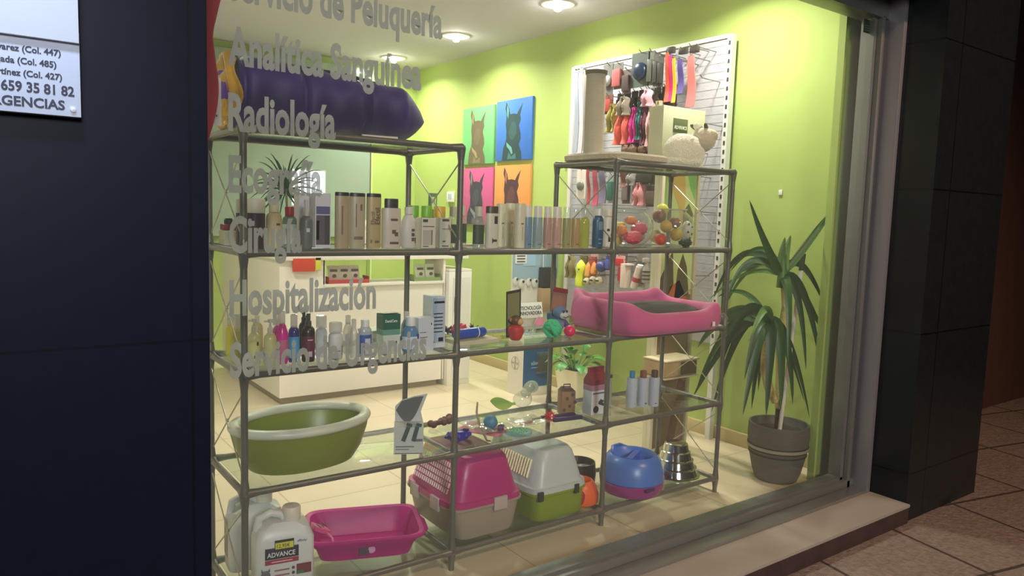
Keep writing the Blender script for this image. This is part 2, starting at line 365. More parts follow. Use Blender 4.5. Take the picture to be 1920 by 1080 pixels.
# ------------------------------------------------------------------ ceiling lamps
LBL = ['farthest ceiling downlight, above the reception counter end', 'second farthest ceiling downlight along the green wall', 'ceiling downlight along the green wall above the dog pictures', 'ceiling downlight nearest the window above the pegboard', 'ceiling downlight, added out of view to light the side of the reception counter']
LE = emat('lamp_glow', (255, 250, 238), 160)
for (lx, ly), lb in zip(LAMPS, LBL):
    t = thing('ceiling_downlight', 'round recessed white ' + lb, 'ceiling light', (lx, ly, CEIL), group='round ceiling downlights')
    P(MB().lathe([(0.095, -0.010), (0.115, -0.008), (0.12, 0.0), (0.096, 0.0), (0.095, -0.010)], seg=32, cap=False), 'trim_ring', WHITE, t)
    P(MB().sph((0, 0, -0.036), 0.026, (1, 1, .6)), 'bulb', LE, t)

# ------------------------------------------------------------------ bottles and cartons
def bottle(name, label, x, y, z, w, h, bm, cm, kind='shoulder', lm=None, depth=0.62, cat='bottle', group=None, rz=0.0, marks=None, cap=0.2, bt=None, capw=None):
    """body, cap and label sleeve; kinds: shoulder, pump, spray, straight, jar"""
    t = thing(name, label, cat, (x, y, z), rz, group)
    r = w / 2; hb = h * (1 - cap)
    if kind == 'straight': pr = [(r * .96, 0), (r, .006), (r, hb - .004), (r * .97, hb)]; cr = capw or .99
    elif kind == 'jar': pr = [(r * .95, 0), (r, .008), (r, hb * .96), (r * .9, hb)]; cr = capw or 1.0
    elif kind == 'round': pr = [(r * .8, 0), (r * .98, .012), (r, hb * .45), (r * .95, hb * .75), (r * .6, hb * .93), (r * .36, hb)]; cr = capw or .48
    else: pr = [(r * .9, 0), (r, .008), (r, hb * .80), (r * .92, hb * .90), (r * .62, hb * .97), (r * .42, hb)]; cr = capw or (.62 if kind == 'shoulder' else .42)
    bod = P(MB().lathe(pr, seg=28, sy=depth if kind != 'jar' else 1), 'body', bm, t)
    c = MB()
    ys = depth if (kind == 'straight') else min(1.0, depth / max(cr, .01)) if kind == 'flip' else 1.0
    cy = r * cr
    if kind != 'straight' and kind != 'jar': ys = min(1.0, depth * r * 0.98 / cy)
    if kind in ('pump',):
        c.lathe([(cy, hb - .004), (cy, hb + h * cap * .38), (cy * .5, hb + h * cap * .45), (cy * .35, hb + h * cap * .75), (cy * .9, hb + h * cap * .78), (cy * .9, h)], seg=18, sy=ys)
        c.box((-cy * 1.2, 0, h - .006), (cy * 2.2, cy * .6, .007), bevel=.002)
    elif kind == 'spray':
        c.lathe([(cy * 1.1, hb - .004), (cy * 1.1, hb + h * cap * .35), (cy * .7, hb + h * cap * .45), (cy * .75, h)], seg=18, sy=ys)
        c.box((-cy * .7, 0, h - .010), (cy * .6, cy * .5, .008), bevel=.001)
    else: c.lathe([(cy, hb - .003), (cy * 1.0, h - .004), (cy * .93, h)], seg=24, sy=ys)
    P(c, 'cap', cm, t)
    lab_ = bod
    if lm is not None:
        z0, z1 = hb * .12, hb * .72
        if kind == 'round': z0, z1 = hb * .15, hb * .6
        lab_ = P(MB().lathe([(r * 1.012, z0), (r * 1.012, z1)], seg=18, sy=depth * (1.02 if depth < 1 else 1) if kind != 'jar' else 1, arc=(radians(180), radians(350))), 'label', lm, t)
    if marks:
        mm, segs = marks
        for (u0, u1, v0, v1) in segs:
            sy = depth if kind != 'jar' else 1
            a0, a1 = radians(230 + 80 * u0), radians(230 + 80 * u1)
            P(MB().lathe([(r * 1.02, hb * v0), (r * 1.02, hb * v1)], seg=6, sy=sy * 1.02, arc=(a0, a1)), 'printing', mm, lab_)
    return t
def carton(name, label, x, y, z, w, d, h, mat, rz=0.0, cat='box', group=None, bands=(), marks=(), flap=False):
    """x,y = centre of the base; bands (z0,z1,mat) wrap round, marks (face,u0,u1,v0,v1,mat) are printed areas"""
    t = thing(name, label, cat, (x, y, z), rz, group)
    b = MB().b2(-w / 2, w / 2, -d / 2, d / 2, 0, h, bevel=0.0012)
    bb = P(b, 'box_body', mat, t, smooth=False)
    e = 0.0006
    for z0, z1, m in bands: P(MB().b2(-w / 2 - e, w / 2 + e, -d / 2 - e, d / 2 + e, h * z0, h * z1 + (e if z1 == 1 else 0)), 'printed_band', m, t, smooth=False)
    for f, u0, u1, v0, v1, m in marks:
        if f == 'f': q = MB().b2(-w / 2 + w * u0, -w / 2 + w * u1, -d / 2 - 2 * e, -d / 2, h * v0, h * v1)
        else: q = MB().b2(-w / 2 - 2 * e, -w / 2, d / 2 - d * u0, d / 2 - d * u1, h * v0, h * v1)
        P(q, 'printing', m, bb, smooth=False)
    if flap: P(MB().box((0, -d * .1, h + .004), (w * .98, d * .9, .0015), rx=-.08), 'flap', mat, t, smooth=False)
    return t
z3 = ZS[3]
# upper shelf, left bay
carton('treatment_box', 'small cream carton at the far left end of the upper shelf under a red tin', .052, .335, z3, .06, .07, .050, M((206, 204, 172), .5), marks=[('f', .0, 1, .0, .06, WHITE), ('f', .0, 1, .94, 1, WHITE)])
t = thing('tin', 'small red tin with black lid on a cream carton on the upper shelf', 'tin', (.048, .335, z3 + .0506))
P(MB().b2(-.026, .026, -.02, .02, 0, .022, bevel=.003), 'tin_body', M((140, 40, 52), .4), t)
P(MB().lathe([(.017, .022), (.017, .036), (.012, .042), (0, .043)], seg=20), 'lid', M((30, 34, 32), .4), t)
PUR = M((62, 36, 54), .35); PCAP = M((214, 210, 190), .45)
bottle('grooming_jar', 'purple jar with cream lid behind the left front post on the upper shelf', .066, .215, z3, .055, .160, PUR, PCAP, 'jar', depth=1, cap=.27, cat='jar', group='purple grooming jars')
bottle('grooming_jar', 'larger purple jar with cream lid right of the left front post on the upper shelf', .066, .105, z3, .070, .163, PUR, PCAP, 'jar', depth=1, cap=.27, cat='jar', group='purple grooming jars', marks=(M((190, 185, 200), .5), [(.1, .3, .62, .76)]))
bottle('pump_bottle', 'cream rounded bottle with cream cap beside the purple jars', .130, .10, z3, .053, .154, M((212, 198, 150), .45), M((222, 214, 176), .45), 'shoulder', depth=.7, cap=.2, marks=(M((120, 90, 60), .5), [(.55, .95, .62, .68)]))
bottle('shampoo_bottle', 'white and green bottle with bright red cap on the upper shelf', .190, .12, z3, .050, .140, M((112, 140, 126), .45), M((176, 30, 48), .4), 'shoulder', M((196, 206, 190), .5), depth=.65, cap=.2)
bottle('spray_bottle', 'grey spray bottle with pale nozzle in front of two white tall cartons', .232, .075, z3, .043, .165, M((104, 106, 104), .4), M((190, 188, 182), .4), 'spray', depth=.9, cap=.32, marks=(M((200, 200, 200), .5), [(.3, .7, .5, .62)]))
LIL = M((206, 202, 208), .45)
carton('shampoo_carton', 'tall pale lilac carton half hidden behind the grey spray bottle', .268, .20, z3, .050, .05, .190, LIL, group='tall lilac cartons')
carton('shampoo_carton', 'tall pale lilac carton with violet band and dark photo panel on the upper shelf', .302, .125, z3, .056, .05, .190, LIL, group='tall lilac cartons', marks=[('f', .06, .94, .62, .76, M((86, 88, 128), .5)), ('f', .06, .60, .06, .60, M((92, 80, 92), .5)), ('f', .60, .94, .06, .60, M((66, 58, 68), .5)), ('f', .06, .25, .15, .5, M((50, 44, 54), .5))])
BE = M((172, 152, 122), .4); BE2 = M((178, 166, 138), .4); BE3 = M((178, 158, 112), .4)
GOLD = M((198, 168, 90), .5); BR = M((120, 96, 76), .5)
bottle('shampoo_bottle', 'leftmost of the three tall beige bottles with flat black caps', .372, .10, z3, .053, .197, BE, BLACK, 'straight', depth=.55, cap=.055, group='tall beige black capped bottles', marks=(BR, [(.3, .45, .25, .8)]))
bottle('shampoo_bottle', 'middle one of the three tall beige bottles with flat black caps', .437, .115, z3, .060, .197, BE2, BLACK, 'straight', depth=.55, cap=.055, group='tall beige black capped bottles', marks=(BR, [(.2, .3, .4, .85), (.05, .9, .16, .22), (.6, .8, .72, .84)]))
t = bottle('shampoo_bottle', 'rightmost of the three tall beige bottles, with an upright dark word on it', .490, .09, z3, .056, .197, BE3, BLACK, 'straight', depth=.55, cap=.055, group='tall beige black capped bottles', marks=(BR, [(.0, .2, .1, .16), (.45, .95, .1, .15)]))
text('Efactil', .026, (.016, -.0160, .085), M((88, 66, 44), .5), t, bold=.01, rot=Matrix.Rotation(pi / 2, 4, 'X') @ Matrix.Rotation(pi / 2, 4, 'Z'))
text('Efactil', .020, (-.004, -.0165, .085), M((130, 104, 74), .5), t, rot=Matrix.Rotation(pi / 2, 4, 'X') @ Matrix.Rotation(pi / 2, 4, 'Z'))
bottle('shampoo_bottle', 'broad off-white bottle with a tall black cap and a dog drawing', .560, .09, z3, .077, .181, M((200, 188, 172), .4), M((36, 40, 36), .4), 'straight', depth=.5, cap=.19, capw=.72, marks=(M((96, 80, 66), .5), [(.3, .85, .68, .74), (.4, .7, .36, .46), (.6, .9, .30, .40), (.25, .95, .1, .16)]))
bottle('shampoo_bottle', 'matt white round shouldered bottle with black upright text', .637, .10, z3, .062, .153, M((204, 200, 190), .45), M((214, 210, 200), .45), 'round', depth=.7, cap=.16, capw=.5, marks=(M((86, 84, 80), .5), [(.55, .9, .2, .3), (.55, .9, .34, .44), (.55, .9, .48, .56), (.95, 1.15, .14, .3)]))
GC = M((124, 186, 40), .4); YC = M((222, 178, 36), .4); CL = M((196, 190, 170), .4)
bottle('shampoo_bottle', 'pale bottle with bright green cap, left one behind the two white cartons', .722, .22, z3, .050, .160, CL, GC, 'shoulder', depth=.8, cap=.26, capw=.9, group='bright capped bottles')
bottle('shampoo_bottle', 'pale bottle with bright green cap, right one behind the two white cartons', .782, .22, z3, .050, .160, CL, GC, 'shoulder', depth=.8, cap=.26, capw=.9, group='bright capped bottles')
bottle('shampoo_bottle', 'pale bottle with yellow orange cap behind the two white cartons', .842, .22, z3, .052, .160, CL, YC, 'shoulder', depth=.8, cap=.26, capw=.95, group='bright capped bottles')
WC = M((206, 200, 182), .45); TAG1 = M((48, 62, 48), .5); TAG2 = M((96, 76, 44), .5)
carton('medicine_carton', 'white carton with dark green tag in front of the green capped bottles', .712, .10, z3, .060, .045, .114, WC, group='white medicine cartons', marks=[('f', .08, .42, .86, .95, TAG1), ('f', .08, .9, .70, .73, GREYPR), ('f', .1, .7, .1, .6, M((176, 172, 158), .5)), ('f', .7, .76, .1, .6, TAG1), ('f', .1, .5, .04, .07, TAG1)])
carton('medicine_carton', 'white carton with brown tag in front of the yellow capped bottle', .786, .10, z3, .050, .045, .116, WC, group='white medicine cartons', marks=[('f', .2, .8, .88, .96, TAG2), ('f', .2, .9, .62, .64, GREYPR), ('f', .25, .5, .2, .24, TAG1), ('f', .2, .8, .05, .08, TAG1)])
DGL = M((52, 70, 52), .5)
bottle('lotion_bottle', 'clear bottle with dark green label left of the second front post', .868, .16, z3, .046, .160, CLEARB, CL, 'shoulder', DGL, depth=.7, cap=.22, group='clear bottles with dark labels')
bottle('lotion_bottle', 'clear bottle with dark green label just behind the second front post', .928, .19, z3, .046, .166, CLEARB, CL, 'shoulder', DGL, depth=.7, cap=.22, group='clear bottles with dark labels')
bottle('lotion_bottle', 'clear square bottle with large dark green label right of the second front post', .942, .085, z3, .050, .164, CLEARB, CL, 'shoulder', DGL, depth=.7, cap=.22, group='clear bottles with dark labels')
bottle('shampoo_bottle', 'white waisted bottle with dark brown striped cap and black emblem', 1.006, .085, z3, .060, .167, M((204, 198, 180), .4), M((72, 52, 36), .4), 'straight', depth=.6, cap=.17, capw=.95, marks=(M((52, 50, 50), .5), [(.5, .95, .70, .92), (.4, .9, .18, .25), (.3, .4, .14, .28)]))
WH = M((208, 202, 176), .4)
for x_, y_, w_, h_, lb in [(1.106, .165, .042, .180, 'leftmost of the tall milky white bottles in the middle of the upper shelf'), (1.146, .085, .048, .182, 'second of the tall milky white bottles, slightly in front'), (1.182, .205, .042, .184, 'rear milky white bottle between the front white one and the blue ones')]:
    bottle('shampoo_bottle', lb, x_, y_, z3, w_, h_, WH, WH, 'straight', depth=.8, cap=.12, group='milky white bottles', marks=(M((120, 118, 84), .5), [(.3, .7, .6, .64), (.5, .56, .2, .55)]))
seq = [(1.187, .042, (108, 134, 156), 'muted blue'), (1.240, .045, (138, 158, 160), 'pale teal'), (1.293, .040, (172, 136, 124), 'left of the two dusty pink'), (1.345, .046, (184, 148, 134), 'right of the two dusty pink'), (1.399, .040, (150, 146, 94), 'olive green'), (1.450, .042, (170, 142, 90), 'amber')]
for x_, w_, c_, nm in seq:
    pink = 'pink' in nm
    bottle('shampoo_bottle', (nm + ' bottles with white cap in the upper row') if pink else (nm + ' bottle with pale cap in the row of narrow bottles on the upper shelf'), x_, .085, z3, w_, .175, M(c_, .35), M((212, 210, 200), .4) if x_ < 1.38 else CLEAR, 'straight', depth=.8, cap=.27, capw=.85, group='narrow coloured bottles', marks=(M(tuple(int(v * .72) for v in c_), .5), [(.2, .8, .1, .14), (.1, .14, .2, .7)]))
bottle('oil_bottle', 'clear bottle of yellow green liquid next to the dark blue bottle', 1.515, .10, z3, .050, .173, M((168, 176, 62), .15, alpha=.85), CLEAR, 'shoulder', depth=.75, cap=.22, capw=.8)
bottle('shampoo_bottle', 'dark blue bottle with white cap left of the third front post', 1.582, .085, z3, .056, .173, M((38, 84, 116), .35), M((222, 218, 208), .4), 'shoulder', depth=.75, cap=.16, capw=.75, marks=(M((120, 150, 170), .5), [(.2, .8, .55, .8), (.2, .6, .12, .16), (.2, .7, .24, .28)]))
bottle('shampoo_bottle', 'white bottle with black cow-like patches behind the third front post', 1.712, .16, z3, .058, .172, M((206, 202, 188), .4), M((214, 206, 190), .4), 'shoulder', depth=.75, cap=.16, capw=.75, marks=(BLACK, [(.2, .5, .16, .32), (.0, .35, .5, .58), (.5, .8, .36, .42)]))
# two fish bowls of toys
def fishbowl(lb, x, y, r, h):
    t = thing('toy_bowl', lb, 'glass bowl', (x, y, z3)); n = 14; pr = []
    for i in range(n + 1):
        a = radians(-62) + (radians(62 + 52)) * i / n
        pr.append((r * cos(a), r * 0.86 * (sin(a) + sin(radians(62)))))
    pr.append((pr[-1][0] * 1.06, pr[-1][1] + .012)); k = h / pr[-1][1]
    pr = [(a, b * k) for a, b in pr]
    P(MB().lathe([(0, 0.002)] + pr, seg=40, cap=False), 'bowl_glass', CLEAR, t)
    P(MB().tube([(pr[-1][0] * cos(a), pr[-1][0] * sin(a), pr[-1][1]) for a in [2 * pi * i / 32 for i in range(33)]], .003, 6, caps=False), 'rim', M((190, 190, 180), .15), t)
    return t
fishbowl('round clear bowl of orange and pink toys behind the third front post', 1.892, .2, .116, .182)
fishbowl('round clear bowl piled high with yellow and brown balls at the right end', 2.186, .2, .118, .186)
OR = M((220, 128, 50), .5); PK = M((206, 74, 92), .5); YE = M((214, 186, 60), .45); BRN = M((126, 92, 72), .5)
for x_, y_, z_, r_, m_, sc_, lb in [
    (1.86, .14, .045, .036, PK, (1.5, 1, .9), 'pink rubber toy lying lowest at the front of the left glass bowl'), (1.93, .17, .085, .036, PK, (1.2, 1, .9), 'pink rubber toy in the middle of the left glass bowl'),
    (1.90, .20, .125, .026, OR, (1.2, 1, .8), 'orange rubber toy on top in the left glass bowl'), (1.82, .18, .075, .028, OR, (1, 1, 1), 'orange ball at the left side of the left glass bowl'),
    (1.87, .24, .09, .03, YE, (1.1, 1, .9), 'yellow toy behind the pink toys in the left glass bowl'), (1.97, .22, .05, .034, M((178, 150, 130), .5), (1.3, 1, .8), 'pale brown toy at the right of the left glass bowl'), (1.84, .22, .028, .024, YE, (1, 1, 1), 'yellow toy at the bottom of the left glass bowl')]:
    tag(MB().sph((0, 0, 0), r_, sc_, noise=.10).build('dog_toy', m_, loc=(x_, y_, z3 + z_)), lb, 'toy', 'toys in the left glass bowl')
for x_, y_, z_, r_, m_, lb in [
    (2.225, .18, .183, .031, M((216, 214, 78), .4), 'bright lemon yellow ball on the very top of the right glass bowl'), (2.165, .17, .150, .035, BRN, 'large brown ball at the upper left in the right glass bowl'),
    (2.255, .12, .120, .030, M((150, 106, 84), .4), 'reddish brown ball in the middle of the right glass bowl'), (2.170, .11, .100, .031, M((206, 170, 72), .35), 'amber ball at the left of the right glass bowl'),
    (2.245, .10, .060, .032, M((196, 168, 44), .4), 'mustard yellow ball low in the right glass bowl'), (2.150, .14, .035, .030, M((206, 70, 42), .5), 'orange red ball at the bottom left of the right glass bowl'),
    (2.245, .22, .145, .028, M((196, 190, 160), .5), 'pale ball at the rear of the right glass bowl'), (2.205, .22, .05, .034, M((200, 190, 130), .5), 'cream ball at the rear bottom of the right glass bowl')]:
    dx_, dy_ = x_ - .080 - 2.186, y_ + .045 - .2; dd_ = math.hypot(dx_, dy_); kk_ = min(1, (.112 - r_) / max(dd_, .001))
    tag(MB().sph((0, 0, 0), r_).build('dog_ball', m_, loc=(2.186 + dx_ * kk_, .2 + dy_ * kk_, z3 + z_)), lb, 'ball', 'balls in the right glass bowl')
t = thing('spotted_toy', 'white toy with black spots at the right inside the right glass bowl', 'toy', (2.238, .140, z3 + .060))
P(MB().sph((0, 0, .02), .034, (.8, .8, 1.5)), 'toy_body', M((214, 212, 190), .5), t)
for dx, dz in [(-.012, .055), (.012, .04), (-.016, .015), (.01, .005), (.0, -.015)]: P(MB().sph((dx, -.024, dz), .006, (1, .5, 1), sub=2), 'spot', M((30, 34, 30), .5), t)
tag(MB().sph((0, 0, 0), .026, (1.5, 1, .8), noise=.15).build('dog_toy', M((36, 52, 38), .6), loc=(2.205, .115, z3 + .022)), 'dark green toy at the bottom right of the right glass bowl', 'toy')

# ---- middle shelf
z2 = ZS[2]
YL = M((206, 200, 96), .25, alpha=.8); YP = M((206, 202, 140), .25, alpha=.75); PL = glassmat('cap_plastic', (.85, .86, .86), haze=.45, hazecol=(225, 225, 222))
PAW = M((34, 34, 28), .6)
bottle('cologne_bottle', 'yellow bottle with clear cap at the far left rear of the middle shelf', .045, .31, z2, .038, .150, M((212, 206, 70), .3), PL, 'shoulder', depth=.9, cap=.26, group='yellow cologne bottles')
bottle('cologne_bottle', 'yellow bottle with black paw prints left of the left front post', .040, .205, z2, .042, .160, YL, PL, 'shoulder', depth=.9, cap=.3, group='yellow cologne bottles', marks=(PAW, [(.7, .9, .55, .66)]))
bottle('cologne_bottle', 'tall pale yellow bottle with pump behind the two front ones right of the left post', .107, .21, z2, .040, .185, YP, PL, 'pump', depth=.9, cap=.3, group='pale yellow pump bottles')
bottle('cologne_bottle', 'pale yellow bottle with black paw prints right of the left front post', .069, .12, z2, .041, .155, YP, PL, 'pump', M((196, 196, 130), .5), depth=.9, cap=.3, group='pale yellow pump bottles', marks=(PAW, [(.6, .85, .6, .72), (.3, .5, .2, .3)]))
bottle('cologne_bottle', 'plain pale yellow bottle beside the pink bottle on the middle shelf', .112, .085, z2, .043, .155, YP, PL, 'pump', depth=.9, cap=.3, group='pale yellow pump bottles')
bottle('cologne_bottle', 'tall pink bottle behind the bright magenta one on the middle shelf', .178, .20, z2, .040, .165, M((206, 90, 160), .3), PL, 'pump', depth=.9, cap=.3, group='pink bottles')
bottle('cologne_bottle', 'bright magenta bottle with clear cap on the middle shelf', .153, .085, z2, .041, .180, M((214, 40, 150), .2), PL, 'round', M((186, 96, 130), .4), depth=.95, cap=.22, group='pink bottles')
bottle('cologne_bottle', 'blue violet bottle with clear cap between the magenta and the dark bottle', .199, .10, z2, .038, .165, M((58, 54, 130), .2), PL, 'shoulder', M((72, 156, 206), .4), depth=.95, cap=.25)
bottle('spray_bottle', 'dark spray bottle with black nozzle behind the dark maroon one', .268, .19, z2, .038, .165, M((54, 44, 60), .3), M((60, 62, 60), .4), 'spray', depth=.9, cap=.25, group='dark spray bottles')
bottle('spray_bottle', 'dark maroon and black spray bottle at the front of the middle shelf', .245, .085, z2, .046, .168, M((44, 30, 36), .3), M((88, 88, 84), .35), 'spray', M((96, 36, 56), .4), depth=.9, cap=.25, group='dark spray bottles', marks=(M((196, 180, 190), .5), [(.2, .8, .60, .63), (.3, .7, .15, .3)]))
WB = M((206, 206, 206), .4)
bottle('lotion_bottle', 'white bottle with clear cap right of the dark spray bottles', .314, .14, z2, .042, .150, WB, PL, 'shoulder', depth=.8, cap=.28, capw=.9, group='white lotion bottles', marks=(GREYPR, [(.4, .9, .2, .24), (.5, .7, .55, .58)]))
bottle('lotion_bottle', 'broader white bottle with clear cap in front on the middle shelf', .343, .08, z2, .052, .132, WB, PL, 'shoulder', depth=.8, cap=.25, capw=.9, group='white lotion bottles', marks=(GREYPR, [(.3, .8, .3, .33), (1, 1.2, .15, .5)]))
CB = M((190, 192, 184), .12, alpha=.45)
bottle('lotion_bottle', 'left clear empty looking bottle with clear cap on the middle shelf', .425, .16, z2, .040, .142, CB, PL, 'round', depth=.9, cap=.2, group='clear empty looking bottles')
bottle('lotion_bottle', 'right clear empty looking bottle left of the blue labelled bottle', .410, .075, z2, .034, .140, CB, PL, 'round', depth=.9, cap=.2, group='clear empty looking bottles')
bottle('lotion_bottle', 'clear bottle with white cap and blue framed label on the middle shelf', .456, .080, z2, .050, .135, M((176, 186, 194), .15, alpha=.7), M((222, 222, 222), .4), 'shoulder', M((56, 84, 160), .4), depth=.7, cap=.17, marks=(M((190, 198, 214), .5), [(.3, .95, .1, .6)]))
t = thing('plastic_tub', 'translucent greyish plastic tub behind the green topped carton', 'tub', (.600, .27, z2))
P(MB().loft([(0, 0, 0, .06, .045), (0, 0, .055, .068, .05)], n=5), 'tub', M((172, 184, 172), .3, alpha=.6), t); P(MB().loft([(0, 0, .056, .072, .054), (0, 0, .066, .072, .054)], n=5), 'lid', M((196, 204, 192), .3), t)
t = carton('dental_carton', 'carton with dark green top half and white lower half on the middle shelf', .563, .105, z2, .070, .055, .148, M((196, 206, 194), .45), bands=[(.62, 1, M((24, 92, 72), .45)), (.48, .62, M((96, 150, 132), .45))], marks=[('f', .75, .8, .25, .32, BLACK)], flap=True)
text('DentiCare', .0145, (-.028, -.0287, .119), M((225, 232, 225), .5), t, xs=.8, bold=.015)
bottle('mouthwash_bottle', 'clear bottle with blue ring and white cap right of the green topped carton', .640, .075, z2, .068, .135, M((96, 140, 186), .12, alpha=.75), M((220, 222, 222), .4), 'round', M((196, 208, 226), .45), depth=.8, cap=.22, capw=.55, marks=(M((40, 60, 130), .5), [(.85, 1.15, .5, .68), (.9, 1.0, .15, .3)]))
bottle('mouthwash_bottle', 'clear blue bottle half hidden behind the blue ringed one', .700, .22, z2, .046, .135, M((80, 140, 170), .12, alpha=.7), PL, 'round', depth=.9, cap=.22)
carton('dental_carton', 'short white carton in front of the tall white carton', .708, .10, z2, .068, .050, .128, M((196, 202, 210), .45), marks=[('f', .8, .86, .78, .83, M((60, 60, 90), .5)), ('f', .1, .5, .55, .57, GREYPR), ('f', .1, .6, .4, .42, GREYPR)])
carton('dental_carton', 'tall white carton with pale blue printed face left of the second front post', .782, .145, z2, .062, .072, .205, M((206, 212, 218), .45), marks=[('f', .06, .94, .1, .96, M((170, 184, 204), .5)), ('f', .15, .9, .86, .90, M((130, 142, 168), .5)), ('f', .5, .85, .12, .2, M((110, 116, 140), .5)), ('f', .1, .2, .1, .13, BLACK)] + [('f', .15, .8, .3 + .07 * q, .32 + .07 * q, M((150, 164, 188), .5)) for q in range(6)])
fb = thing('flat_box', 'stack-like flat grey cardboard box lying at the front of the middle bay', 'box', (.975, .16, z2)); P(MB().b2(-.10, .10, -.055, .055, 0, .016, bevel=.001), 'box_body', M((186, 180, 150), .6), fb, smooth=False)
t = thing('rubber_toy', 'blue rubber roller toy with white ring on the flat box behind the second front post', 'toy', (.965, .165, z2 + .017), rz=.15)
P(MB().tube([(-.085, 0, .021), (-.07, 0, .021), (-.05, 0, .021), (.03, 0, .021), (.045, 0, .021), (.075, 0, .021), (.085, 0, .021)], [.014, .02, .021, .021, .022, .02, .012], 20), 'roller', M((34, 72, 170), .3), t)
P(MB().tube([(.034, 0, .021), (.038, 0, .021)], .0232, 20), 'white_ring', WHITE, t)
t = thing('rubber_toy', 'fuzzy red and black spiky toy behind the blue roller toy', 'toy', (1.0, .30, z2))
P(MB().sph((0, 0, .03), .028, (1.3, 1, 1), noise=.2), 'red_ball', M((190, 50, 76), .5), t)
sp = MB()
for k in range(26):
    a = k * 2.4; q = Vector((cos(a) * .7, sin(a) * .7, (k % 7) / 6 * 1.2 - .3)).normalized(); c = Vector((-.06 if k % 2 else .07, 0, .028)); sp.tube([c, c + q * .03], [.006, .001], 6)
P(sp, 'spikes', M((24, 34, 44), .5), t)
# carded toys
t = thing('carded_toy', 'small monkey toy with red round body on a black framed card', 'toy', (1.168, .12, z2))
cm = Matrix.Translation((0, .02, .11)) @ Matrix.Rotation(radians(86), 4, 'X')
P(MB().prism([(-.040, -.10), (.036, -.10), (.042, .105), (-.036, .095)], .0012, cm), 'card_frame', M((44, 38, 30), .5), t)
P(MB().prism([(-.033, -.09), (.029, -.09), (.034, .092), (-.029, .084)], .0022, cm), 'card_print', M((118, 120, 76), .5), t)
P(MB().lathe([(.018, 0), (.026, .008), (.036, .035), (.034, .055), (.018, .068), (0, .07)], seg=24), 'toy_body', M((188, 52, 48), .45), t)
P(MB().sph((-.004, -.005, .085), .024, (1, .9, .95)), 'toy_head', M((92, 58, 30), .5), t); P(MB().sph((.006, -.024, .080), .014, (1.1, .7, 1)), 'muzzle', M((206, 160, 104), .5), t)
for sx in (-1, 1): P(MB().sph((-.004 + sx * .025, -.004, .088), .009, (1, .5, 1), sub=2), 'ear', M((150, 100, 60), .5), t)
t = thing('carded_toy', 'blue plush monkey toy on a tilted red and brown card left of the pink bed', 'toy', (1.475, .21, z2))
P(MB().prism([(-.030, -.05), (.062, -.06), (.085, .115), (.0, .13)], .0015, Matrix.Translation((.005, .035, .075)) @ Matrix.Rotation(radians(84), 4, 'X')), 'card', M((150, 104, 84), .5), t)
P(MB().prism([(-.004, .108), (.083, .095), (.085, .115), (.0, .13)], .003, Matrix.Translation((.005, .033, .075)) @ Matrix.Rotation(radians(84), 4, 'X')), 'card_header', M((150, 34, 40), .5), t)
P(MB().sph((0, 0, .035), .032, (1, .8, 1.1)), 'toy_body', M((112, 122, 150), .8), t); hd_ = P(MB().sph((0, -.012, .092), .032, (1.1, .9, .95)), 'toy_head', M((86, 116, 150), .8), t)
P(MB().sph((.004, -.036, .082), .022, (1.15, .6, .85)), 'muzzle', M((186, 190, 190), .7), hd_)
P(MB().tube([(-.012, -.052, .078), (0, -.054, .073), (.018, -.050, .078)], .0014, 6), 'mouth', M((50, 50, 60), .6), hd_)
for sx in (-.006, .012): P(MB().sph((sx, -.046, .100), .0055, (1, .5, 1.2), sub=2), 'eye', BLACK, hd_)
P(MB().tube([(-.03, 0, .06), (-.055, -.005, .07), (-.06, -.01, .095)], [.014, .013, .011], 10), 'arm', M((44, 92, 128), .7), t); P(MB().tube([(.025, 0, .055), (.045, -.01, .03), (.05, -.015, .006)], [.014, .013, .011], 10), 'arm', M((74, 60, 120), .7), t)
t = thing('rope_ball', 'mint green knotted rope ball standing at the front of the middle bay', 'toy', (1.345, .09, z2))
for k in range(7):
    ax = Vector((cos(k * 1.3), sin(k * 2.1), cos(k * .9 + 1))).normalized(); u = ax.orthogonal().normalized(); v = ax.cross(u)
    P(MB().tube([Vector((0, 0, .042)) + (u * cos(a) + v * sin(a)) * (.030 + .002 * (k % 3)) + ax * .004 for a in [2 * pi * i / 24 for i in range(25)]], .0095, 8, caps=False), 'rope_strand', M((64, 196, 138), .7, bump=.4, bscale=200), t)
P(MB().sph((0, 0, .042), .028), 'core', M((50, 170, 118), .8), t)
tag(MB().sph((0, 0, .027), .026).build('dog_ball', M((224, 28, 92), .3), loc=(1.430, .075, z2)), 'hot pink ball beside the green rope ball', 'ball')

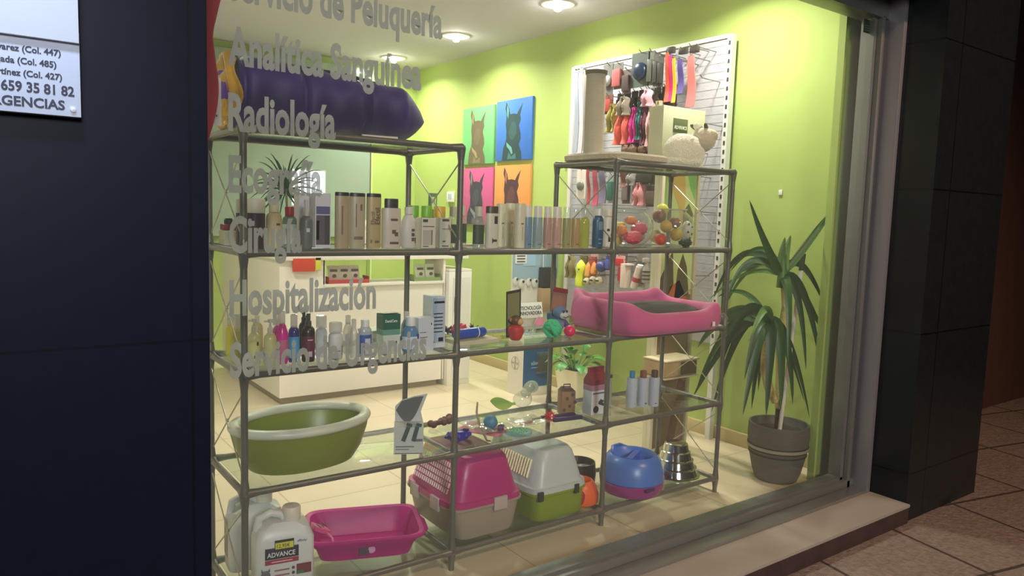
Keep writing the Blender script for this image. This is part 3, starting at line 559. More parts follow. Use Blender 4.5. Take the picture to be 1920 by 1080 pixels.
# pink dog bed with grey cushion
t = thing('dog_bed', 'pink padded rectangular dog bed with peaked corners on the middle shelf of the right bay', 'pet bed', (1.995, .165, z2 + .001), rz=radians(-1))
HX, HY = .305, .215
def bedh(a):
    c = abs(sin(2 * a)); fr_ = max(0, -sin(a)) ** 3; rt = max(0, cos(a)) ** 3
    return .118 + .022 * c ** 3 * (1 if sin(a) > 0 else .5) + .030 * max(0, sin(a)) ** 2 - .022 * fr_ + .032 * max(0, -cos(a)) ** 2
def bedwall(u, v):
    a = 2 * pi * u; e = 5.0
    px = HX * math.copysign(abs(cos(a)) ** (2 / e), cos(a)); py = HY * math.copysign(abs(sin(a)) ** (2 / e), sin(a))
    n = Vector((px / HX ** 1.2, py / HY ** 1.2, 0)).normalized()
    ph = 2 * pi * v; h = bedh(a); wdt = .044 + .006 * sin(a * 7)
    ro = math.copysign(abs(cos(ph)) ** .8, cos(ph)) * wdt * (1 - .35 * max(0, sin(ph)))
    z = h / 2 + math.copysign(abs(sin(ph)) ** .75, sin(ph)) * h / 2
    pk = max(0, abs(sin(2 * a)) ** 6) * max(0, sin(ph)) * (.016 if sin(a) > 0 or cos(a) > 0 else .006)
    return Vector((px, py, z + .5 * pk)) + n * (ro + pk)
b = MB(); NU, NV = 96, 20
g = [[b.bm.verts.new(bedwall(i / NU, j / NV)) for j in range(NV)] for i in range(NU)]
for i in range(NU):
    for j in range(NV): b.bm.faces.new((g[i][j], g[(i + 1) % NU][j], g[(i + 1) % NU][(j + 1) % NV], g[i][(j + 1) % NV]))
PINK = M((192, 82, 132), .8, bump=.5, bscale=9, var=.05, sheen=.3)
P(b, 'bed_wall', PINK, t)
P(MB().loft([(0, 0, .0, HX + .02, HY + .02), (0, 0, .03, HX, HY)], n=5), 'bed_base', M((190, 70, 120), .8), t)
P(MB().loft([(.05, .0, .03, .20, .14), (.05, 0, .055, .235, .165), (.05, 0, .090, .225, .160), (.05, 0, .108, .18, .12), (.05, 0, .112, .05, .04)], n=3.4), 'cushion', M((66, 62, 60), .9, bump=.3, bscale=20), t)
P(MB().box((.20, -.262, .035), (.018, .002, .022)), 'fabric_tag', WHITE, t)
P(MB().tube([(.29, -.235, .075), (.305, -.245, .05), (.30, -.25, .02)], [.012, .016, .008], 8), 'wrap_knot', CLEAR, t)

# ------------------------------------------------------------------ top of the rack
zt = ZS[4]
# rolled quilted bed
t = thing('quilted_pet_bed', 'rolled quilted purple pet bed lying on top of the left bay', 'pet bed', (.365, .20, zt), rz=radians(-3))
def rolled(u, v):
    x = -.345 + .640 * u
    seam = min(abs(u - s_) for s_ in (.03, .34, .68)); dip = .022 * math.exp(-(seam / .014) ** 2)
    endt = 1 - .55 * max(0, (u - .90) / .10) ** 2
    a = 2 * pi * v
    ry = (.150 - dip * .7) * endt; rz_ = (.128 - .030 * u - dip) * (.55 + .45 * endt)
    puff = 1 + .02 * sin(u * 40 + v * 9) + .018 * sin(v * 18 + u * 7)
    zc = .122 - .02 * u
    zz = zc + math.copysign(abs(sin(a)) ** .8, sin(a)) * rz_ * puff
    return Vector((x + (.05 * (1 - abs(sin(a) + .2)) if u > .93 else 0) * (u - .93) / .07, math.copysign(abs(cos(a)) ** .8, cos(a)) * ry * puff, max(zz, .004 + .002 * abs(cos(a)))))
b = MB(); NU, NV = 84, 36
g = [[b.bm.verts.new(rolled(i / NU, j / NV)) for j in range(NV)] for i in range(NU + 1)]
for i in range(NU):
    for j in range(NV): b.bm.faces.new((g[i][j], g[i + 1][j], g[i + 1][(j + 1) % NV], g[i][(j + 1) % NV]))
b.bm.faces.new(g[-1]); b.bm.faces.new(g[0][::-1])
P(b, 'quilted_roll', M((56, 36, 112), .55, bump=.3, bscale=14, var=.06, sheen=.1), t)
P(MB().tube([(-.345, .0, .236), (-.15, -.03, .232), (.05, -.045, .222), (.28, -.04, .190)], [.005, .007, .007, .004], 8), 'seam_piping', M((48, 34, 92), .6), t)
YG = M((222, 174, 50), .4, bump=.3, bscale=25, sheen=.3); VI = M((110, 70, 170), .4, bump=.3, bscale=30)
def endflap(u, v):
    a = radians(60 + 240 * u); r = .05 + .095 * v
    return Vector((-.352 - .05 * (1 - v) - .012 * sin(u * 20), cos(a) * r * 1.1, .122 + sin(a) * r * .9))
P(MB().sheet(endflap, 36, 6, .004), 'yellow_lining', YG, t)
P(MB().tube([(-.36, -.145, .09), (-.37, -.125, .17), (-.365, -.06, .238), (-.355, .05, .245)], .014, 10), 'yellow_edge', YG, t)
P(MB().sph((-.375, -.04, .12), .06, (.6, 1.1, 1.1), noise=.15), 'violet_lining', VI, t)
P(MB().sph((-.38, -.09, .045), .04, (.5, .9, 1.1), noise=.15), 'yellow_fold', YG, t)
t = thing('bed_label_card', 'white card with upright dark lettering at the left end of the rolled purple bed', 'label card', (-.075, .10, zt))
cd = MB(); cd.box((0, 0, .075), (.075, .003, .15), rz=.1); P(cd, 'card', M((214, 206, 200), .5), t)
text('gloria', .040, (.018, -.0045, .022), M((60, 44, 44), .5), t, bold=.02, rot=Matrix.Rotation(.1, 4, 'Z') @ Matrix.Rotation(pi / 2, 4, 'X') @ Matrix.Rotation(pi / 2, 4, 'Z'))
tag(MB().tube([(.44, .09, zt + .008), (.57, .07, zt + .008)], .007, 12).build('white_tube', CREAMW), 'thin cream tube lying in front of the rolled purple bed', 'tube')
# red cloth hanging inside the left window edge
def redc(u, v):
    z = 1.545 + 1.25 * v
    edge = -.150 + .030 * sin((z - 1.58) / .30 * pi) * (1 if z < 1.88 else 0) + (max(0, z - 1.80) ** 1.3) * .34
    x = -.30 + (edge + .30) * u
    return Vector((x, -.17 + .018 * sin(u * 9 + z * 4), z))
ct = MB().sheet(redc, 24, 50, .006).build('red_drape', M((158, 20, 38), .7, bump=.1, bscale=30))
tag(ct, 'dark red cloth drape hanging inside the left edge of the shop window', 'drape')
# cat scratching post
FUR = M((206, 192, 160), .95, bump=.8, bscale=160, var=.1, vscale=40, sheen=.6)
t = thing('scratching_post', 'beige cat scratching post with plush base on top of the right bay', 'cat post', (1.785, .205, zt))
P(MB().loft([(0, 0, .0, .175, .185), (0, 0, .008, .19, .20), (0, 0, .028, .192, .202), (0, 0, .038, .18, .19), (0, 0, .040, .1, .1)], n=5), 'base', FUR, t)
P(MB().lathe([(.046, .038), (.046, .41), (.044, .418), (0, .42)], c=(-.115, .03, 0), seg=32), 'post', M((214, 204, 178), .9, bump=.7, bscale=50, stretch=(1, 1, 14), var=.12, vscale=30), t)
P(MB().lathe([(.050, .40), (.052, .416), (0, .422)], c=(-.115, .03, 0), seg=32), 'post_cap', M((130, 114, 92), .8), t)
P(MB().lathe([(0, -.003), (.028, -.003), (.028, .003), (0, .003)], seg=28, mat=Matrix.Translation((-.155, .175, -.005)) @ Matrix.Rotation(radians(60), 4, 'Z') @ Matrix.Rotation(pi / 2, 4, 'X') @ Matrix.Diagonal((.8, 1.3, 1, 1))), 'tag_disc', CLEAR, t)
# plush sheep
SH = M((242, 236, 210), .95, bump=1.0, bscale=90, var=.08, vscale=30, sheen=.7)
t = thing('plush_sheep', 'cream plush sheep with dark ears on top of the rack beside the scratching post', 'soft toy', (2.20, .15, zt))
P(MB().sph((-.01, 0, .078), .105, (1.02, .85, .92), noise=.05).sph((-.01, .0, .035), .10, (1.1, .85, .42)).sph((.055, -.005, .075), .075, (.9, .8, 1.0)), 'body', SH, t)
P(MB().sph((.100, -.03, .148), .064, (1.05, .95, .95), noise=.02), 'head', M((206, 196, 168), .9, bump=.5, bscale=80, sheen=.5), t)
P(MB().sph((.120, -.045, .168), .052, (.95, .9, .7)), 'muzzle', M((206, 200, 172), .9, bump=.4, bscale=80), t)
P(MB().sph((.085, -.015, .206), .030, (1.5, .6, .55), ry=.2, noise=.1), 'forelock', SH, t)
for sy, rr in ((-.035, .5), (.03, -.3)): P(MB().sph((.10, sy - .01, .210), .028, (1.3, .35, .45), ry=.35, rz=rr), 'ear', M((92, 86, 50), .9), t)
P(MB().tube([(.02, -.05, .15), (-.02, -.065, .140), (-.07, -.05, .12)], .006, 8), 'wool_seam', SH, t)

# ------------------------------------------------------------------ shelf one from below (second lowest)
z1 = ZS[1]
t = thing('pet_bath', 'olive green oval pet bath with thick white rim on the left bay of the rack', 'basin', (.262, .188, z1), rz=radians(8))
OL = M((122, 134, 42), .35, var=.04)
secs = [(0, 0, 0, .175, .120, 2.2), (0, 0, .006, .195, .135, 2.2), (0, 0, .05, .225, .155, 2.2), (0, 0, .12, .248, .172, 2.2), (0, 0, .150, .252, .176, 2.2), (0, 0, .152, .235, .160, 2.2), (0, 0, .10, .225, .15, 2.2), (0, 0, .02, .18, .12, 2.2), (0, 0, .018, .05, .04, 2.2)]
P(MB().loft(secs, seg=64), 'basin', OL, t)
rim = MB(); ring = [(cos(a) * .248, sin(a) * .172, .158) for a in [2 * pi * i / 64 for i in range(65)]]
rr = [rim.bm.verts for _ in ()]
NU, NV = 64, 14
g = []
for i in range(NU):
    a = 2 * pi * i / NU; c = Vector((cos(a) * .246, sin(a) * .170, .158)); n = Vector((cos(a) / .246, sin(a) / .17, 0)).normalized()
    g.append([rim.bm.verts.new(c + n * cos(2 * pi * j / NV) * .021 + Vector((0, 0, 1)) * sin(2 * pi * j / NV) * .017) for j in range(NV)])
for i in range(NU):
    for j in range(NV): rim.bm.faces.new((g[i][j], g[(i + 1) % NU][j], g[(i + 1) % NU][(j + 1) % NV], g[i][(j + 1) % NV]))
P(rim, 'rim', M((206, 208, 190), .35), t)
# clipper counter display
t = thing('counter_display', 'grey cardboard counter display with clippers pictured left of the second front post', 'display box', (.655, .10, z1), rz=radians(-28))
GRB = M((188, 192, 190), .5); GRD = M((84, 90, 92), .5)
P(MB().b2(-.055, .055, -.045, .045, 0, .105, bevel=.001), 'tray_box', GRB, t, smooth=False)
P(MB().prism([(-.055, 0), (.055, 0), (.055, .10), (.045, .145), (.070, .215), (.02, .205), (-.03, .190), (-.055, .165)], .003, Matrix.Translation((0, .044, 0)) @ Matrix.Rotation(pi / 2, 4, 'X')), 'back_panel', GRB, t, smooth=False)
P(MB().prism([(-.045, .0), (.045, .0), (.045, .172), (.045, .175), (-.045, .17)], .0026, Matrix.Translation((-.056, 0, 0)) @ Matrix.Rotation(-pi / 2, 4, 'Z') @ Matrix.Rotation(pi / 2, 4, 'X') @ Matrix.Diagonal((1, .62, 1, 1))), 'side_panel', M((206, 206, 196), .5), t, smooth=False)
arc = [(-.052, .150), (-.030, .186), (.018, .201), (.055, .206)] + [(.055 - .107 * q / 12, .206 - .075 * sin(q / 12 * pi) - .056 * q / 12) for q in range(1, 12)]
P(MB().prism(arc, .001, Matrix.Translation((0, .0416, 0)) @ Matrix.Rotation(pi / 2, 4, 'X')), 'dark_header', GRD, t, smooth=False)
for dx, lean in ((-.012, .35), (.024, .25)):
    cb = MB(); cb.box((dx, -.0464, .080), (.016, .001, .060), ry=lean); cb.box((dx + .013, -.0464, .115), (.022, .001, .012), ry=lean); P(cb, 'clipper_picture', M((46, 74, 82), .5), t, smooth=False)
for x0, x1, za, zb in ((-.05, .02, .028, .032), (-.05, .0, .018, .021), (.02, .052, .05, .06), (-.052, .052, 0.002, .005)): P(MB().b2(x0, x1, -.0458, -.045, za, zb), 'printing', M((100, 104, 106), .5), t, smooth=False)
# small toys of the middle bay
BRO = M((92, 56, 52), .6)
def bone(lb, x, y, z, L, r, rz, mat=BRO):
    t_ = MB().tube([(-L / 2, 0, 0), (L / 2, 0, 0)], r * .7, 10)
    for sx in (-1, 1):
        for sy in (-1, 1): t_.sph((sx * L / 2, sy * r * .6, 0), r, sub=2)
    return tag(t_.build('dog_chew', mat, loc=(x, y, z), rot=(0, 0, rz)), lb, 'dog chew')
bone('left dark brown bone chew behind the blue toy on the glass shelf', .915, .325, z1 + .017, .06, .016, .2)
bone('right dark brown bone chew just left of the front post', .990, .352, z1 + .018, .05, .017, .6)
t = thing('rubber_toy', 'glossy cobalt blue ridged rubber toy straddling the second front post', 'toy', (.885, .105, z1), rz=.2)
BL = M((36, 36, 150), .2)
P(MB().sph((0, 0, .024), .045, (1.25, .8, .52), noise=.07), 'toy_body', BL, t)
for k in range(9): P(MB().sph((cos(k * .7) * .052, sin(k * .7) * .034, .028), .010, sub=2), 'bump', BL, t)
P(MB().sph((-.064, 0, .03), .008, (1.8, .8, .8), sub=2), 'bump', BL, t); P(MB().lathe([(.012, 0), (.015, .006), (.010, .01)], c=(.03, -.01, .040), seg=14), 'hole_rim', M((24, 24, 90), .2), t)
t = thing('carded_toy', 'blue ball toy on a pink card in a clear bag beside the cobalt toy', 'toy', (1.075, .17, z1))
P(MB().box((-.01, .02, .003), (.15, .20, .002), rz=.5), 'pink_card', M((196, 96, 120), .5), t, smooth=False)
P(MB().sph((.015, .005, .034), .031, noise=.03), 'toy_ball', M((66, 128, 160), .5), t)
for dx, dy in ((.055, -.02), (-.02, -.04), (.03, -.05)): P(MB().sph((dx, dy, .016), .014, (1.2, .8, .6), sub=2), 'toy_foot', M((70, 52, 90), .6), t)
P(MB().sheet(lambda u, v: Vector((-.09 + .17 * u, -.09 + .2 * v, .010 + .016 * sin(u * 7) * sin(v * 6) + .012)), 14, 14, .0006), 'clear_bag', CLEAR, t)
tag(MB().tube([(1.163, .39, z1 + .06), (1.10, .30, z1 + .045), (1.03, .17, z1 + .030), (.985, .055, z1 + .012), (.975, .03, z1 + .008), (.99, .025, z1 + .006)], [.004, .005, .005, .005, .004, .003], 8).build('toy_stick', M((110, 84, 62), .5)), 'brown stick wand lying diagonally across the small toys', 'stick')
t = thing('blister_pack', 'pale blue round blister of green beads right of the blue ball toy', 'pack', (1.165, .075, z1))
P(MB().lathe([(0, 0), (.058, 0), (.060, .003), (.054, .010), (0, .014)], seg=32), 'blister', glassmat('blue_plastic', (.75, .9, .95), haze=.25, hazecol=(150, 196, 205)), t)
bd = MB()
for k in range(22): a = k * 2.39996; r = .040 * math.sqrt(k / 22); bd.sph((r * cos(a), r * sin(a), .012), .006, sub=1)
P(bd, 'green_beads', M((110, 176, 120), .5), t)
t = thing('blister_pack', 'clear bag with a pink fish shaped treat between the beads and the red ball', 'pack', (1.285, .16, z1))
P(MB().sheet(lambda u, v: Vector((-.08 + .16 * u, -.06 + .12 * v, .008 + .010 * sin(u * 9) * sin(v * 7) + .008)), 14, 12, .0006), 'clear_bag', CLEAR, t)
P(MB().sph((0, .005, .008), .022, (1.6, .7, .3)).sph((-.04, .0, .008), .012, (.8, 1.2, .4), sub=2), 'treat', M((206, 120, 108), .6), t)
# feather wand with clear ball
t = thing('feather_toy', 'green leaf shaped cat feather attached to a clear plastic ball', 'cat toy', (1.34, .37, z1))
P(MB().sheet(lambda u, v: Vector((-.115 + .145 * u, (v - .5) * .03 * sin(min(1, u * 1.15) ** .8 * pi * .93) + .005, .034 + (v - .5) * .052 * sin(min(1, u * 1.15) ** .8 * pi * .93) + .030 * (1 - u) ** 2)), 24, 8, .003), 'feather', M((150, 186, 84), .8, bump=.3, bscale=60), t)
P(MB().sph((.09, .03, .042), .040, (1.25, 1, 1)), 'clear_ball', CLEAR, t)
P(MB().tube([(.12, .05, .06), (.17, .08, .082)], [.024, .028], 20), 'clear_neck', CLEAR, t)
P(MB().lathe([(.014, -.003), (.031, -.003), (.033, 0), (.031, .003), (.014, .003)], seg=28, mat=Matrix.Translation((.175, .07, .085)) @ Matrix.Rotation(radians(55), 4, 'Z') @ Matrix.Rotation(radians(78), 4, 'Y')), 'ring', M((196, 206, 180), .25, alpha=.8), t)
t = thing('spiky_toy', 'small red spiky ball with white eyes in front of the purple leash', 'toy', (1.395, .145, z1))
sp = MB().sph((0, 0, .024), .018)
for k in range(34):
    zz = 1 - 2 * (k + .5) / 34; rr_ = math.sqrt(1 - zz * zz); a = k * 2.39996; q = Vector((rr_ * cos(a), rr_ * sin(a), zz)); c = Vector((0, 0, .024)); sp.tube([c + q * .015, c + q * .029], [.0035, .001], 5)
P(sp, 'spiky_body', M((196, 30, 54), .4), t)
for dz in (.020, .033): P(MB().sph((-.004, -.018, dz), .005, (1, .5, 1), sub=2), 'eye', WHITE, t)
t = thing('folded_leash', 'flat dark purple leash lying in front of the brown box', 'leash', (1.46, .14, z1), rz=radians(-8))
LP_ = M((46, 30, 78), .5)
P(MB().box((.005, .018, .011), (.15, .022, .022), bevel=.003), 'strap', LP_, t); P(MB().box((.02, -.018, .009), (.15, .020, .018), bevel=.003), 'strap', LP_, t)
P(MB().tube([(-.07, .02, .012), (-.11, .025, .014), (-.14, .022, .012)], .005, 8), 'clip', STEEL, t); P(MB().box((-.085, .02, .014), (.02, .018, .016), bevel=.002), 'buckle', BLACK, t)
# boxes and bottles
KB = M((138, 106, 74), .6, var=.15, vscale=30)
t = thing('kraft_box', 'brown patterned box with a carry handle behind the purple leash', 'box', (1.548, .215, z1), rz=radians(-22))
P(MB().b2(-.034, .034, -.032, .032, 0, .112, bevel=.002), 'box_body', KB, t); P(MB().prism([(-.034, 0), (.034, 0), (.02, .014), (-.02, .014)], .05, Matrix.Translation((0, 0, .112)) @ Matrix.Rotation(pi / 2, 4, 'X')), 'box_top', M((84, 54, 40), .6), t)
P(MB().tube([(-.016, 0, .124), (-.016, 0, .140), (.016, 0, .140), (.016, 0, .124)], .003, 8), 'handle', M((60, 40, 34), .5), t)
for q in range(5): P(MB().lathe([(0, -.001), (.008, -.001), (.008, .001), (0, .001)], seg=12, mat=Matrix.Translation((-.02 + .013 * q, -.0325, .025 + .018 * ((q * 3) % 5))) @ Matrix.Rotation(pi / 2, 4, 'X')), 'printed_dot', M((84, 66, 40), .6), t)
t = carton('treat_carton', 'white gable carton with maroon top and black round emblem left of the third front post', 1.672, .155, z1, .094, .060, .165, M((200, 206, 212), .45), bands=[(.86, 1, M((126, 32, 54), .45)), (.70, .86, M((160, 120, 146), .45))], marks=[('f', .08, .9, .60, .64, M((90, 80, 110), .5))])
MAR = M((126, 32, 54), .45)
P(MB().prism([(-.030, 0), (.030, 0), (.006, .034), (.006, .058), (-.006, .058), (-.006, .034)], .094, Matrix.Translation((0, 0, .165)) @ Matrix.Rotation(pi / 2, 4, 'Z') @ Matrix.Rotation(pi / 2, 4, 'X')), 'gable_top', MAR, t, smooth=False)
P(MB().lathe([(0, -.001), (.0165, -.001), (.0165, .001), (0, .001)], seg=28, mat=Matrix.Translation((-.018, -.0315, .026)) @ Matrix.Rotation(pi / 2, 4, 'X')), 'round_emblem', M((44, 36, 56), .5), t)
em = MB()
for dx, dz, rx_ in ((.006, .056, .010), (.016, .050, .008), (.012, .066, .006), (.022, .062, .006), (.026, .046, .007)): em.lathe([(0, -.0008), (rx_, -.0008), (rx_, .0008), (0, .0008)], seg=14, mat=Matrix.Translation((dx, -.0312, dz)) @ Matrix.Rotation(pi / 2, 4, 'X'))
P(em, 'animal_emblem', M((54, 58, 64), .5), t)
t = carton('treat_carton', 'grey green printed bag just behind the third front post', 1.80, .24, z1, .080, .05, .155, M((136, 150, 140), .5), bands=[(.9, 1, M((100, 60, 60), .5))], marks=[('f', .3, .8, .2, .6, M((96, 110, 104), .5)), ('f', .1, .7, .65, .8, M((176, 184, 176), .5))])
SB = M((180, 188, 200), .4)
for x_, y_, cm_, lb, mk in [(1.915, .155, M((50, 130, 176), .4), 'pale blue spray can with bright blue cap on the right bay', [(.85, 1.1, .2, .35), (.85, 1.1, .5, .58), (.5, .55, .1, .14)]),
                            (1.972, .135, M((120, 78, 54), .5), 'pale blue spray can with brown cap between the two outer cans', [(.3, .6, .1, .16)]),
                            (2.030, .115, M((84, 56, 44), .5), 'pale blue spray can with dark brown cap, right one of the three', [(.1, .4, .10, .13), (.9, 1.2, .45, .6)])]:
    bottle('spray_can', lb, x_, y_, z1, .054, .178, SB, cm_, 'round' if cm_ is None else 'straight', depth=1, cap=.19, capw=.5 if 'bright' in lb else .62, group='pale blue spray cans', marks=(M((80, 90, 110), .5), mk))

# ------------------------------------------------------------------ lowest level
z0 = ZS[0]
JW = M((206, 208, 206), .35)
def jug(lb, x, y, rz=0, front=True):
    t = thing('litter_jug', lb, 'plastic jug', (x, y, z0), rz, 'white litter jugs')
    P(MB().loft([(0, 0, 0, .098, .060), (0, 0, .008, .102, .064), (0, 0, .175, .102, .064), (0, 0, .215, .085, .054), (.0, 0, .235, .045, .035)], n=6), 'jug_body', JW, t)
    P(MB().lathe([(.030, .225), (.032, .24), (.032, .272), (.028, .278), (0, .279)], c=(.03, 0, 0), seg=24), 'screw_cap', M((216, 208, 190), .4), t)
    P(MB().tube([(-.085, 0, .205), (-.080, 0, .245), (-.04, 0, .262), (-.005, 0, .25), (.005, 0, .235)], [.016, .015, .015, .014, .014], 12), 'handle', JW, t)
    return t
t = jug('front white litter jug with a price sticker and a cat picture at the lower left', .158, .095, radians(-10))
e = -.0655
NAVY = M((36, 38, 52), .4); RED = M((150, 44, 66), .45)
P(MB().box((-.012, e, .140), (.112, .001, .040), bevel=.0004), 'brand_label', NAVY, t); text('ADVANCE', .0235, (-.061, e - .0008, .128), M((225, 225, 228), .5), t, xs=.85, bold=.012)
P(MB().box((-.012, e, .110), (.112, .001, .016)), 'red_band', RED, t, smooth=False); P(MB().box((-.012, e - .0006, .110), (.070, .001, .004)), 'printed_line', M((215, 170, 180), .5), t, smooth=False)
P(MB().box((-.004, e - .0006, .170), (.064, .001, .032)), 'price_tag', M((30, 32, 26), .5), t, smooth=False); P(MB().box((-.004, e - .0014, .166), (.060, .001, .022)), 'price_field', M((206, 204, 60), .5), t, smooth=False)
text('12,95€', .0180, (-.032, e - .0022, .1595), M((40, 40, 24), .5), t, xs=.9)
text('affinity', .012, (.040, e - .0004, .170), M((90, 100, 120), .5), t)
P(MB().sph((-.066, e, .062), .020, (.8, .15, 1.1)).box((-.066, e - .0005, .036), (.030, .002, .04)), 'cat_picture', M((92, 98, 96), .6), t)
for s_ in (-1, 1): P(MB().prism([(-.005, 0), (.005, 0), (s_ * .003, .013)], .002, Matrix.Translation((-.066 + s_ * .010, e, .078)) @ Matrix.Rotation(pi / 2, 4, 'X')), 'picture_ear', M((92, 98, 96), .6), t, smooth=False)
for q in range(3): P(MB().box((-.012, e, .078 - q * .018), (.05, .001, .005)), 'printed_line', M((150, 90, 110), .5), t, smooth=False)
for q in range(3): P(MB().lathe([(.0035, -.0005), (.0055, -.0005), (.0055, .0005), (.0035, .0005)], seg=14, mat=Matrix.Translation((.026, e, .080 - q * .018)) @ Matrix.Rotation(pi / 2, 4, 'X')), 'printed_ring', M((90, 60, 70), .5), t)
P(MB().box((.062, e, .072), (.050, .001, .036)), 'photo_panel', M((110, 40, 50), .5), t, smooth=False); P(MB().box((.050, e - .001, .060), (.020, .001, .012)), 'photo_detail', M((60, 110, 80), .5), t, smooth=False)
t = jug('rear white litter jug standing behind the one with the price sticker', .125, .30, radians(-6))
P(MB().b2(-.1035, -.1025, -.03, .03, .05, .18), 'side_print', M((150, 148, 138), .5), t, smooth=False)
t = jug('third white litter jug at the back left corner of the lowest shelf', .13, .43 - .10, 0) if False else None
# pink litter tray with scoop
t = thing('litter_tray', 'glossy magenta litter tray with a small black label beside the white jug', 'litter tray', (.520, .205, z0), rz=radians(-20))
MG = M((170, 22, 116), .40, spec=.25)
P(MB().loft([(0, 0, 0, .165, .105), (0, 0, .004, .172, .112), (0, 0, .055, .190, .130), (0, 0, .058, .196, .136), (0, 0, .085, .203, .143), (0, 0, .092, .218, .158), (0, 0, .086, .224, .164), (0, 0, .094, .226, .166), (0, 0, .100, .220, .160), (0, 0, .096, .205, .145), (0, 0, .05, .180, .12), (0, 0, .008, .165, .105), (0, 0, .007, .05, .05)], n=7, seg=72), 'tray', MG, t)
P(MB().tube([(.214, -.05, .085), (.236, -.04, .07), (.236, .04, .07), (.214, .05, .085)], .012, 10), 'grip', MG, t)
P(MB().box((-.010, -.1345, .045), (.036, .001, .034), rx=-.2), 'black_label', M((60, 30, 52), .5), t, smooth=False); P(MB().sph((.018, -.134, .046), .014, (1, .1, 1)), 'white_label', M((206, 150, 196), .5), t)
scp = thing('litter_scoop', 'small pink litter scoop leaning in the left end of the magenta tray', 'scoop', (.350, .245, z0 + .085))
PKS = M((206, 84, 140), .35)
P(MB().loft([(0, 0, 0, .026, .020), (0, 0, .004, .034, .026), (0, 0, .02, .038, .03)], n=4, mat=Matrix.Rotation(.5, 4, 'Y')), 'scoop_bowl', PKS, scp)
sl_ = MB()
for q in range(5): sl_.box((-.024 + .012 * q, 0, .024), (.003, .045, .003))
P(sl_, 'slots', M((110, 30, 80), .5), scp); P(MB().tube([(.02, -.02, .0), (.03, -.06, -.012), (.022, -.095, -.03)], [.007, .006, .007], 10), 'handle', PKS, scp)
# pet carriers
def carrier(lb, x, y, rz, bc, tc, hx, hy, hb, ht, latch, slots, tx=.8, ty=.95, group='plastic pet carriers'):
    t = thing('pet_carrier', lb, 'pet carrier', (x, y, z0), rz, group)
    P(MB().loft([(0, 0, 0, hx * (tx - .04), hy * (ty - .03)), (0, 0, .012, hx * tx, hy * ty), (0, 0, hb * .80, hx * .93, hy * .96), (0, 0, hb - .012, hx * .95, hy * .97), (0, 0, hb - .01, hx, hy), (0, 0, hb, hx, hy)], n=7, seg=64), 'lower_shell', bc, t)
    P(MB().loft([(0, 0, hb, hx * 1.01, hy * 1.005), (0, 0, hb + .022, hx * 1.0, hy), (0, 0, hb + .024, hx * .92, hy * .95), (0, 0, hb + (ht - hb) * .55, hx * .78, hy * .89), (0, 0, ht - .02, hx * .66, hy * .82), (0, 0, ht - .004, hx * .58, hy * .76), (0, 0, ht, hx * .40, hy * .6)], n=5.5, seg=64), 'upper_shell', tc, t)
    for (px, py) in [(.25, -1), (-1, -.35), (-1, .45), (1, .2), (-.45, -1)] if len(latch) == 2 and latch[1] == 'wide' else [(.45, -1), (-.80, -1), (-1, .4), (1, .2)]:
        wide = latch[1] == 'wide'
        sz = (.066 if wide else .026, .012, .055 if wide else .042)
        if wide and (px, py) == (-.45, -1): continue
        lx, ly = px * hx * (1.0), py * hy * 1.0
        r = 0 if abs(py) == 1 else pi / 2
        P(MB().box((lx, ly, hb - .004), sz, rz=r, bevel=.003), 'latch', latch[0], t)
    # side grille, its pale bars painted as the bright floor seen through
    s = MB(); zc0, zc1 = hb + .045, ht - .03; ny = 17; rows = 5 if slots == 'short' else 1
    for i in range(ny):
        for j in range(rows):
            yy = -hy * .62 + hy * 1.25 * i / (ny - 1); f0 = (j + .12) / rows; f1 = (j + .88) / rows
            za, zb = zc0 + (zc1 - zc0) * f0, zc0 + (zc1 - zc0) * f1
            def xat(z):
                q = (z - hb - .024) / (ht - hb - .044); return -hx * (.92 - .26 * q) - .0035
            s.tube([(xat(za), yy, za), (xat(zb), yy, zb)], .0042 if slots == 'short' else .0052, 6)
    P(s, 'side_grille', M((255, 222, 226), .5) if slots == 'short' else M((248, 238, 196), .5), t)
    return t
t = carrier('pet carrier with magenta lid and warm grey base behind the second front post', 1.000, .238, 0, M((152, 140, 122), .4), M((170, 34, 112), .35, var=.03), .185, .215, .135, .330, (M((176, 164, 158), .4), 'wide'), 'short')
P(MB().tube([(0, -.07, .33), (0, -.05, .350), (0, .05, .350), (0, .07, .33)], .008, 10), 'carry_handle', M((150, 30, 100), .35), t); P(MB().box((.07, -.165, .300), (.024, .012, .010), bevel=.003), 'lid_notch', M((80, 16, 56), .4), t)
t = carrier('pet carrier with grey white lid and lime green base right of the magenta one', 1.372, .240, 0, M((124, 146, 30), .35), M((184, 192, 190), .35), .160, .238, .125, .300, (M((40, 42, 42), .4), 'narrow'), 'long', tx=.9, ty=.96)
for dx in (.015, .030): P(MB().tube([(dx, -.196 + .00, .20), (dx + .003, -.188, .235), (dx, -.178, .265)], .0035, 8), 'vent_slot', M((90, 98, 96), .4), t)
